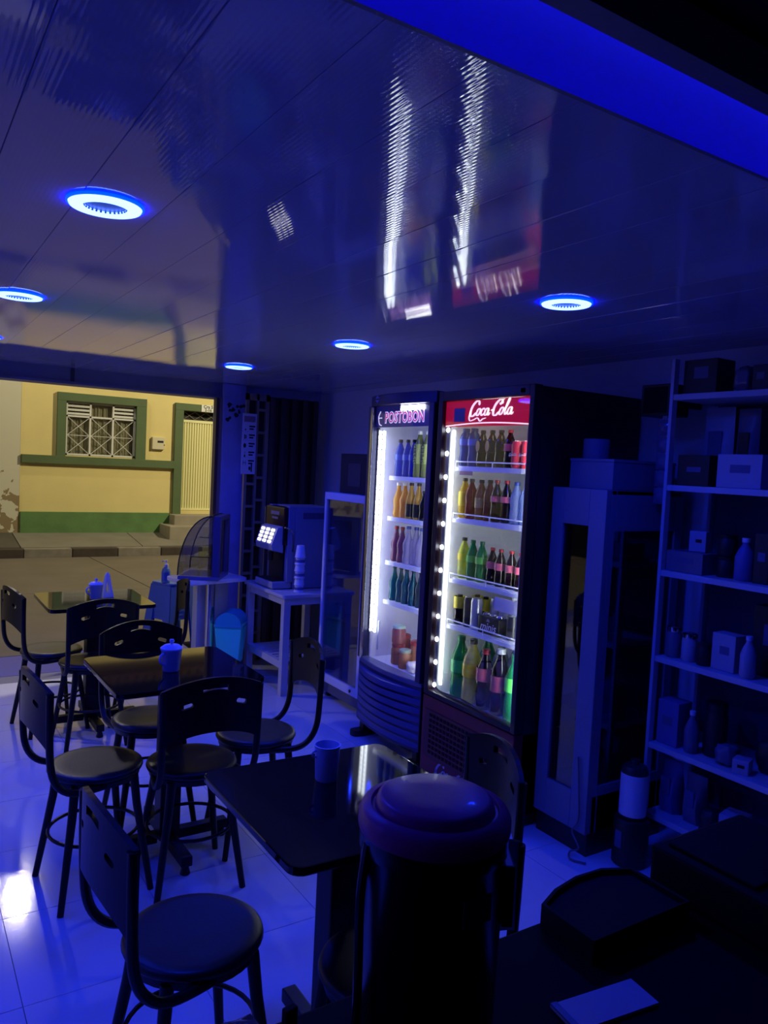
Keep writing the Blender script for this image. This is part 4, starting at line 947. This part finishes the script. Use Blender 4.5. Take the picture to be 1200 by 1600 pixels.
# ================================================================== FOLDED STEEL GATE AND SAFETY SIGN
tan = mat('tan_steel', (.30, .24, .16), .5); brn = mat('dark_brown_steel', (.055, .035, .03), .5)
gt = thing('folding_gate', 'brown steel folding gate pushed against the back wall', 'gate', (2.35, 5.62, 0))
def bars(mb, x0, x1, y, z0, z1):
    w_ = x1-x0
    mb.box(x0, x0+.022, y, y+.03, z0, z1).box(x1-.03, x1, y, y+.03, z0, z1).box(x0+w_*.45, x0+w_*.45+.018, y, y+.03, z0, z1).box(x0, x1, y, y+.03, z1-.05, z1).box(x0, x1, y, y+.03, z0, z0+.05)
    return mb
ld = bars(MB(), -.06, .13, -.05, .02, 2.11).build('lattice_leaf', tan, gt)
B(-.055, .125, -.018, -.010, .03, 2.10).build('backing_sheet', mat('brown_sheet', (.035, .02, .018), .6), gt)
for k in range(11):
    z = .18+.175*k; o = B(-.045, .03, -.048, -.022, z, z+.02).build('lattice_bar', tan, ld); B(.03, .11, -.048, -.022, z+.05, z+.07).build('lattice_bar', tan, ld)
for k in range(9):
    x0 = .14+.048*k; d = (k % 2)*.035
    B(x0, x0+.040, -.045+d, .02+d, .02, 2.10).build('slat', brn if k % 3 else mat('brown_steel_b', (.09, .06, .045), .5), gt, bevel=.003)
sg_ = thing('safety_sign', 'white vertical health notice with icons hung on the folding gate', 'sign', (2.315, 5.562, 1.49), 0)
B(-.058, .058, -.004, .0, 0, .465).build('sign_board', mat('white_board', (.72, .70, .74), .5), sg_, bevel=.003)
B(-.046, .046, -.0055, -.004, .400, .445).build('sign_title', mat('dusty_pink', (.34, .20, .24), .6), sg_)
mb = MB()
for k in range(5):
    z = .335-.066*k
    mb.box(-.002, .046, -.0055, -.004, z+.026, z+.038).box(.000, .034, -.0055, -.004, z+.006, z+.018)
    if k == 0: mb.box(-.036, -.028, -.0055, -.004, z, z+.012)
    if k == 1: mb.box(-.040, -.032, -.0055, -.004, z, z+.034).box(-.028, -.022, -.0055, -.004, z+.004, z+.03)
    if k == 2: mb.prism([(-.034+.011*math.cos(2*PI*i/12), z+.016+.018*math.sin(2*PI*i/12)) for i in range(12)], 0, .0015, M_negy(0, -.004, 0))
    if k == 3: mb.box(-.037, -.027, -.0055, -.004, z-.006, z+.012).box(-.033, -.030, -.0055, -.004, z+.02, z+.034)
    if k == 4: mb.box(-.044, -.041, -.0055, -.004, z-.002, z+.034).box(-.024, -.021, -.0055, -.004, z-.002, z+.034).box(-.041, -.024, -.0055, -.004, z+.014, z+.018)
mb.box(.022, .032, -.0055, -.004, .018, .085).prism([(.012+.009*math.cos(2*PI*i/10), .045+.016*math.sin(2*PI*i/10)) for i in range(10)], 0, .0015, M_negy(0, -.004, 0))
mb.build('sign_print', ink, sg_, smooth=0)['kind'] = 'stuff'
mb = MB()
for k in range(4): mb.box(-.05, .05, -.005, -.004, .325-.066*k, .3265-.066*k)
mb.build('sign_rule', mat('grey_rule', (.35, .35, .4), .6), sg_, smooth=0)['kind'] = 'stuff'

# small hook and wire on the right wall
hk = thing('wall_hook', 'small dark hook with a hanging wire on the wall left of the blue fridge', 'hook', (XW1-.0005, 4.62, 1.93))
B(-.03, 0, -.025, .025, -.012, .012).build('hook_plate', dark_plastic, hk, bevel=.003); MB().tube(spline([(-.028, .02, -.01), (-.02, .03, -.2), (-.012, .02, -.42)], 4), .003, 6).build('wire', black_matte, hk)

# ================================================================== SLIM CABINET, BOTTLES ON THE FLOOR
cbx, cby = 2.46, 2.145
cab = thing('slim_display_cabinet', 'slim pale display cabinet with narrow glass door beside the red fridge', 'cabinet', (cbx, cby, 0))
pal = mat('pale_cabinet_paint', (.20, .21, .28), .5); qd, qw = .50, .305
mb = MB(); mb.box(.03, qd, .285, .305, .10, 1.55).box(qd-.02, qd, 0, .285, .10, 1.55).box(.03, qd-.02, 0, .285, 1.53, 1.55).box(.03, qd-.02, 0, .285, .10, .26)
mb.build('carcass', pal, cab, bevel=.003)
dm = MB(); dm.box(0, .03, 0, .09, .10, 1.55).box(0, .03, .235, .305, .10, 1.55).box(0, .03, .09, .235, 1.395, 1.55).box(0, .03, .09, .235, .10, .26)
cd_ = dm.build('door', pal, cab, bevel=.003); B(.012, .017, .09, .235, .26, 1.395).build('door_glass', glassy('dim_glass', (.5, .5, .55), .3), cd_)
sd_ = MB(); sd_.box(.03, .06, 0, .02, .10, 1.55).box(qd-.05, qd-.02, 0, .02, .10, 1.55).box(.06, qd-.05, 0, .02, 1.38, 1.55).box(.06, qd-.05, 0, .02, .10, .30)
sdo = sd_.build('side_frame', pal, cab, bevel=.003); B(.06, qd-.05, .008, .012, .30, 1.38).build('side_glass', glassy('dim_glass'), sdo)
B(.02, qd, .005, .30, .0, .10).build('plinth', dark_plastic, cab)
for z in (.60, .95, 1.22): B(.035, qd-.025, .025, .28, z, z+.01).build('shelf', mat('smoked_shelf', (0, 0, 0)), cab)
for k, (z, y_, h_) in enumerate(((.611, .15, .13), (.961, .17, .11))):
    t = thing('dark_packet', f'dim packet on the {["lower", "upper"][k]} shelf inside the slim cabinet', 'packet', (cbx+.12, cby+y_, z))
    B(-.03, .03, -.045, .045, 0, h_).build('packet_body', mat('dim_card', (.12, .14, .16), .6), t, bevel=.004); B(-.0315, -.03, -.02, .03, .03, .08).build('packet_print', lab_dk, t)
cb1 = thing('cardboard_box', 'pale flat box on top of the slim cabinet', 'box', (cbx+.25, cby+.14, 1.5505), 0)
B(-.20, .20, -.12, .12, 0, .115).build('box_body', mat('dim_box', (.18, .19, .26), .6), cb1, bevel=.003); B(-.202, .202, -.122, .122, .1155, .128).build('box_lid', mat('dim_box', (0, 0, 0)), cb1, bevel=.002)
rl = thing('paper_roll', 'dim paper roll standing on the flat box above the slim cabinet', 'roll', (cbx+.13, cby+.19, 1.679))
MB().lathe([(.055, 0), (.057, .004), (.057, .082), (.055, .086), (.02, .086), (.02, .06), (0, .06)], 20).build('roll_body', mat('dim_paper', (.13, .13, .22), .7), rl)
cord = MB().tube(spline([(2.452, 2.20, .42), (2.450, 2.185, .30), (2.450, 2.175, .16), (2.445, 2.20, .10), (2.435, 2.15, .05), (2.44, 2.20, .012), (2.40, 2.16, .008), (2.43, 2.10, .008)], 6), .004, 6).build('power_cord', mat('grey_cord', (.16, .15, .17), .5)); tag(cord, 'tangled grey cord hanging at the foot of the slim cabinet', 'cord')
t = thing('dark_drum', 'dark round drum on the floor under the labelled canister', 'container', (2.615, 2.035, 0))
MB().lathe([(.066, 0), (.072, .006), (.072, .185), (.066, .195), (.05, .200)], 24).build('drum_body', mat('olive_drum', (.020, .018, .014), .45), t); B(-.0735, -.070, -.012, .02, .08, .15).build('drum_label', mat('blue_grey_label', (.12, .12, .2), .6), t)
t = thing('labelled_canister', 'tall canister with pale label standing on the dark drum', 'container', (2.615, 2.035, .2005))
MB().lathe([(.052, 0), (.055, .004), (.055, .195), (.045, .215), (.02, .222), (.02, .24), (0, .241)], 24).build('canister_body', mat('dark_canister', (.02, .02, .03), .35), t)
n = 24; MB().raw([(.0556*math.cos(2*PI*i/n), .0556*math.sin(2*PI*i/n), z) for i in range(n) for z in (.012, .185)], [(2*i, (2*i+2) % (2*n), (2*i+3) % (2*n), 2*i+1) for i in range(n)]).build('wrap_label', lab_w, t, recalc=False)

# ================================================================== WHITE SHELF UNIT AND GOODS
shm = mat('shelf_white', (.48, .49, .57), .4)
SX0, SX1, SY0, SY1 = 2.70, 3.04, .95, 2.06
su = thing('metal_shelving', 'white slotted metal shelving packed with goods along the right wall', 'shelf', (0, 0, 0))
for yy in (SY0, SY1):
    for xx in (SX0, SX1-.03):
        p = MB().box(xx, xx+.03, yy-.015, yy+.0, 0, 2.10) if yy == SY1 else MB().box(xx, xx+.03, yy, yy+.015, 0, 2.10)
        p.build('post', shm, su)
SZ = [1.955, 1.584, 1.229, .868, .500, .205]
for z in SZ: B(SX0+.001, SX1-.001, SY0+.016, SY1-.016, z-.024, z).build('shelf_board', shm, su, bevel=.002)
B(SX1-.004, SX1, SY0+.02, SY1-.02, .2, 2.0).build('back_panel', mat('shelf_back', (.10, .10, .16), .6), su)
def goods(kind, x, y, z, w_, d_, h_, ma, lb, cat, rz=0.0, trim=None, tilt=0.0):
    """w_ along Y, d_ along X"""
    z += .0006
    if kind == 'box':
        t = thing('goods_box', lb, cat, (x, y, z), rz)
        B(-d_/2, d_/2, -w_/2, w_/2, 0, h_).build('box_body', ma, t, bevel=.003)
        B(-d_/2-.0012, -d_/2, -w_*.25, w_*(.05+.2*random.random()), h_*.45, h_*(.6+.2*random.random())).build('printed_panel', trim or lab_dk, t)
    elif kind == 'jar':
        t = jar((x, y, z), w_/2, h_, ma, trim or capb, lb, None)
    elif kind == 'bottle':
        t = thing('goods_bottle', lb, cat, (x, y, z), rz); r = w_/2
        MB().lathe([(r*.8, 0), (r, .01), (r, h_*.55), (r*.7, h_*.72), (r*.35, h_*.85), (r*.35, h_*.92)], 16).build('bottle_body', ma, t)
        MB().lathe([(r*.42, h_*.90), (r*.42, h_), (0, h_+.001)], 12).build('cap', trim or capw, t)
    elif kind == 'bag':
        t = bag('goods_bag', (x, y, z), d_/2/1.15, w_/2/1.15, h_/2, ma, lb, cat, None, rz, int(y*1000))
    elif kind == 'pouch':
        t = thing('goods_pouch', lb, cat, (x, y, z), rz)
        v = []
        for k in range(7):
            s_ = k/6; th = d_/2*(math.sin(PI*min(.95, .25+s_*.75)))
            for yy, xx in ((-w_/2, 0), (-w_*.3, -th), (w_*.3, -th), (w_/2, 0), (w_*.3, th), (-w_*.3, th)): v.append((xx+tilt*s_*h_, yy*(1-.06*s_), s_*h_))
        f = [tuple(6*k+(j if c == 0 else (j+1) % 6)+o*6 for c, o in ((0, 0), (1, 0), (1, 1), (0, 1))) for k in range(6) for j in range(6)]+[(5, 4, 3, 2, 1, 0), tuple(range(36, 42))]
        MB().raw(v, f).build('pouch_body', ma, t, smooth=60); B(tilt*.5*h_-d_/2-.002+.0, tilt*.5*h_-d_/2+.001, -w_*.2, w_*.25, h_*.35, h_*.7).build('printed_panel', trim or lab_dk, t)
    return t
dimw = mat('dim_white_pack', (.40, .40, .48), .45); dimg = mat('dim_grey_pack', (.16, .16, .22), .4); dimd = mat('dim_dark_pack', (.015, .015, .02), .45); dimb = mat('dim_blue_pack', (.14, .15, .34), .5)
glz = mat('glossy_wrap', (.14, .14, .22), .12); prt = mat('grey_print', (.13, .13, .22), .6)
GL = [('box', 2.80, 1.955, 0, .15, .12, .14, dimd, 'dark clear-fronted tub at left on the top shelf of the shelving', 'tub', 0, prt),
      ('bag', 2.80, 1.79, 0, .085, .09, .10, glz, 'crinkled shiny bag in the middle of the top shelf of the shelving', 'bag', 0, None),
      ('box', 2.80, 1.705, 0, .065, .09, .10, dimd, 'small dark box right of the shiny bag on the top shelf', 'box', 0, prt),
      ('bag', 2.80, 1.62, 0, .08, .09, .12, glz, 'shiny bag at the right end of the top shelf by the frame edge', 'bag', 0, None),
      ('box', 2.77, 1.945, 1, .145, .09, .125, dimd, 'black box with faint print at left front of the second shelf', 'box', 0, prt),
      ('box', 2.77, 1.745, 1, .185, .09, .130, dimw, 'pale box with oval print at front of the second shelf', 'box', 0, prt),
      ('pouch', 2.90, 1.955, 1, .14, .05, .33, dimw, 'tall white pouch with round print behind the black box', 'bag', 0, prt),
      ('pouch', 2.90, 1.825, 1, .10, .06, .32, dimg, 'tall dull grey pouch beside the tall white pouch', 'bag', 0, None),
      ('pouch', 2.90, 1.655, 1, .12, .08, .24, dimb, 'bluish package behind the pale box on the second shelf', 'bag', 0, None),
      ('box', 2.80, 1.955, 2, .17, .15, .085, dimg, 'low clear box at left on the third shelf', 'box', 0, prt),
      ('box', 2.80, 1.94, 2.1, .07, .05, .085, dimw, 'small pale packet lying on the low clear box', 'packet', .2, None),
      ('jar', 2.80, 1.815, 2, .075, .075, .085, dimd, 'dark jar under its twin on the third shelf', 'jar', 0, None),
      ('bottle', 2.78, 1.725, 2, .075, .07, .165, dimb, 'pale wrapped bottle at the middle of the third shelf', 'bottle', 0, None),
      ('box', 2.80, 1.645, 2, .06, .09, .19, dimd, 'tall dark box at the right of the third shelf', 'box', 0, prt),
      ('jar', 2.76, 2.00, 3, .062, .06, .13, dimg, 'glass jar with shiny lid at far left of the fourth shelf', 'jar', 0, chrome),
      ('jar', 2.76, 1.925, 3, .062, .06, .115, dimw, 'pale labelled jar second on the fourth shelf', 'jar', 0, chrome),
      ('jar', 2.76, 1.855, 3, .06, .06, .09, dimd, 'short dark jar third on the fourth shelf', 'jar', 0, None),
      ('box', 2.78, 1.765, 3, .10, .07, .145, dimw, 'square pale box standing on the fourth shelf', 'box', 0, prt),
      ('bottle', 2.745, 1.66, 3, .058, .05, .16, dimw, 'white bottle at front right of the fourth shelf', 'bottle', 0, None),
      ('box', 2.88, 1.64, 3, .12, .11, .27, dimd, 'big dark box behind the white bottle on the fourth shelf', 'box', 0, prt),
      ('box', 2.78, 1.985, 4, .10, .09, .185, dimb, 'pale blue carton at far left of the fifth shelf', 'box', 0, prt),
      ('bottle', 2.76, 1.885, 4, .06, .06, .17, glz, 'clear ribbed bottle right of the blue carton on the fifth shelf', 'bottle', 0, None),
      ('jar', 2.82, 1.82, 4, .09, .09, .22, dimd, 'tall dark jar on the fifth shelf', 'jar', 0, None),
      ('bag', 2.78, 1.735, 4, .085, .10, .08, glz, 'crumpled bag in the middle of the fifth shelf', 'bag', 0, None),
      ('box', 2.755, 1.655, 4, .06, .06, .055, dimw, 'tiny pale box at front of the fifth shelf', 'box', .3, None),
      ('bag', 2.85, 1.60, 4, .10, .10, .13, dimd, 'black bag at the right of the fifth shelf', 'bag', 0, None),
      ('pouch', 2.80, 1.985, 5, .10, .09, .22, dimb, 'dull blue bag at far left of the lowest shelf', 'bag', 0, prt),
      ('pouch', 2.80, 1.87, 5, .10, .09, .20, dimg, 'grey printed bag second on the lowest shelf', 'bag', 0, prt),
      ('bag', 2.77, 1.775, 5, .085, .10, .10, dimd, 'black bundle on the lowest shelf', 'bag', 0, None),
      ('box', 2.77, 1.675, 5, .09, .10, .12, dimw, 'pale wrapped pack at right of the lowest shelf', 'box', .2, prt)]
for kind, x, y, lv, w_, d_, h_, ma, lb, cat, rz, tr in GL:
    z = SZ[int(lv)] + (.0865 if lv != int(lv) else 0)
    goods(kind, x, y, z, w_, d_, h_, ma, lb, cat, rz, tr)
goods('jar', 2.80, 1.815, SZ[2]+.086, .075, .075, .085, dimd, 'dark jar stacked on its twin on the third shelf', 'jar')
spk = thing('wall_speaker', 'small black speaker box on a bracket near the top of the shelving end', 'speaker', (2.80, 2.17, 1.875))
B(-.05, .08, -.075, .075, 0, .135).build('speaker_body', dark_plastic, spk, bevel=.006); B(-.053, -.05, -.06, .06, .012, .123).build('speaker_grille', black_matte, spk); B(.08, .25, -.015, .015, .05, .08).build('wall_bracket', dark_plastic, spk)
hs = thing('snack_strip', 'hanging strip of clear snack sachets at the end of the shelving', 'snacks', (2.74, 2.105, 1.50))
B(-.002, .0, -.012, .012, 0, .372).build('backing_strip', dimg, hs)
for k in range(5):
    n = 6; v = []
    for i in range(n+1):
        for j in range(n+1):
            u = i/n-.5; s_ = j/n-.5; v.append((-.004-.014*max(0, (1-4*u*u)*(1-4*s_*s_)), u*.06, .035+.072*k+s_*.066))
    MB().raw(v, [(i*(n+1)+j, (i+1)*(n+1)+j, (i+1)*(n+1)+j+1, i*(n+1)+j+1) for i in range(n) for j in range(n)]).build('sachet', glz, hs, recalc=False)

# ================================================================== COUNTER AND THINGS NEAR THE CAMERA
cn = thing('shop_counter', 'black shop counter at the bottom edge nearest the viewer', 'counter', (0, 0, 0))
B(-.60, 1.75, .36, .83, .87, .90).build('worktop', mat('black_worktop', (.003, .003, .004), .75, spec=.15), cn, bevel=.004)
B(-.58, 1.73, .40, .79, .0, .87).build('front_panel', black_matte, cn)
kn = thing('drinks_canister', 'round black canister with dark purple lid in the foreground on the counter', 'canister', (.560, .722, .9005))
MB().lathe([(.080, 0), (.084, .004), (.088, .245), (.0905, .248), (.0905, .272), (.088, .274)], 48).build('canister_body', mat('black_gloss', (.006, .005, .007), .22), kn)
MB().lathe([(.0912, .268), (.0925, .272), (.0925, .285), (.088, .293), (.078, .296), (.076, .292), (.073, .292), (.070, .303), (.064, .306), (.03, .307), (0, .307)], 48).build('lid', mat('plum_plastic', (.42, .015, .20), .42, coat=.08, bump=.06, bscale=40), kn, smooth=50)
B(.083, .097, -.03, .03, .16, .235, Matrix.Rotation(-.55, 4, 'Z')).build('side_latch', dark_plastic, kn, bevel=.003)
MB().tube(spline([(-.088, .01, .26), (-.0945, .01, .20), (-.096, .005, .12), (-.099, 0, .06), (-.110, -.005, .012)], 5), .0055, 8).build('side_tube', mat('dark_chrome', (.06, .06, .09), .2, .8), kn)
B(-.02, .02, -.0885, -.0865, .19, .222, Matrix.Rotation(-.0, 4, 'Z')).build('front_label', mat('dull_label', (.03, .03, .045), .5), kn)
cs = thing('black_tray', 'low black tray with curved rim on the counter at lower right', 'tray', (.965, .765, .9005))
MB().prism([(-.105, -.048), (.105, -.048), (.105, .062), (.06, .084), (0, .086), (-.06, .074), (-.105, .053)], 0, .029).build('tray_floor', black_matte, cs)
rim = [(-.11, -.05), (.11, -.05), (.11, .065), (.06, .088), (0, .09), (-.06, .078), (-.11, .056)]
MB().raw([(x*s_, y*s_, z) for s_ in (1, .94) for z in (.0, .036) for x, y in rim], [q for i in range(7) for j in [(i+1) % 7] for q in ((i, j, 7+j, 7+i), (14+j, 14+i, 21+i, 21+j), (7+i, 7+j, 21+j, 21+i), (i, 14+i, 14+j, j))]).build('tray_rim', black_matte, cs)
pr = thing('black_printer', 'bulky black receipt printer on the counter right of the tray', 'printer', (1.24, .70, .9005))
B(-.13, .13, -.10, .12, 0, .075).build('printer_body', black_matte, pr, bevel=.008); B(-.11, .11, -.06, .10, .0755, .082).build('printer_lid', black_matte, pr, bevel=.003); B(-.05, .03, -.095, -.07, .0755, .078).build('key_strip', dimg, pr)
mo = thing('till_screen', 'dark till screen at the right edge of the counter', 'screen', (1.57, .70, .9005), .15)
B(-.07, .07, -.05, .05, 0, .012).build('stand_base', dark_plastic, mo); B(-.02, .02, -.01, .01, .012, .06).build('stand_neck', dark_plastic, mo); B(-.16, .16, -.012, .02, .05, .20).build('screen_shell', black_matte, mo, bevel=.005)
B(-.15, .15, .0205, .022, .06, .19).build('back_vent', dark_plastic, mo)
pp = thing('paper_pad', 'pale paper pad lying on the dark counter at lower right', 'paper', (.80, .652, .9003), -.12)
B(-.065, .075, -.03, .022, 0, .004).build('pad_sheets', mat('pad_paper', (.60, .60, .66), .6), pp); B(-.065, -.055, -.03, .022, .0041, .006).build('pad_binding', dimg, pp)
fd = thing('food_container', 'clear plastic food container with domed lid at the bottom edge of the photo', 'container', (.27, .72, .9005), .1)
MB().prism(rr(.20, .14, .03), 0, .045).build('tub', mat('smoky_tub', (.03, .03, .05), .15), fd, bevel=.008)
n = 10; v = []
for i in range(n+1):
    for j in range(n+1):
        u, s_ = 2*i/n-1, 2*j/n-1; v.append((u*.102, s_*.072, .047+.030*(1-abs(u)**4)*(1-abs(s_)**4)))
MB().raw(v, [(i*(n+1)+j, (i+1)*(n+1)+j, (i+1)*(n+1)+j+1, i*(n+1)+j+1) for i in range(n) for j in range(n)]).build('domed_lid', mat('smoky_lid', (.06, .06, .10), .12), fd, recalc=False)
sb = thing('black_clip', 'small black clip standing at the edge of the counter left of the canister', 'clip', (.418, .805, .9005), .2)
B(-.009, .009, -.005, .005, 0, .034).build('clip_body', black_matte, sb, bevel=.002); B(-.012, .012, -.008, .008, 0, .004).build('clip_foot', black_matte, sb)
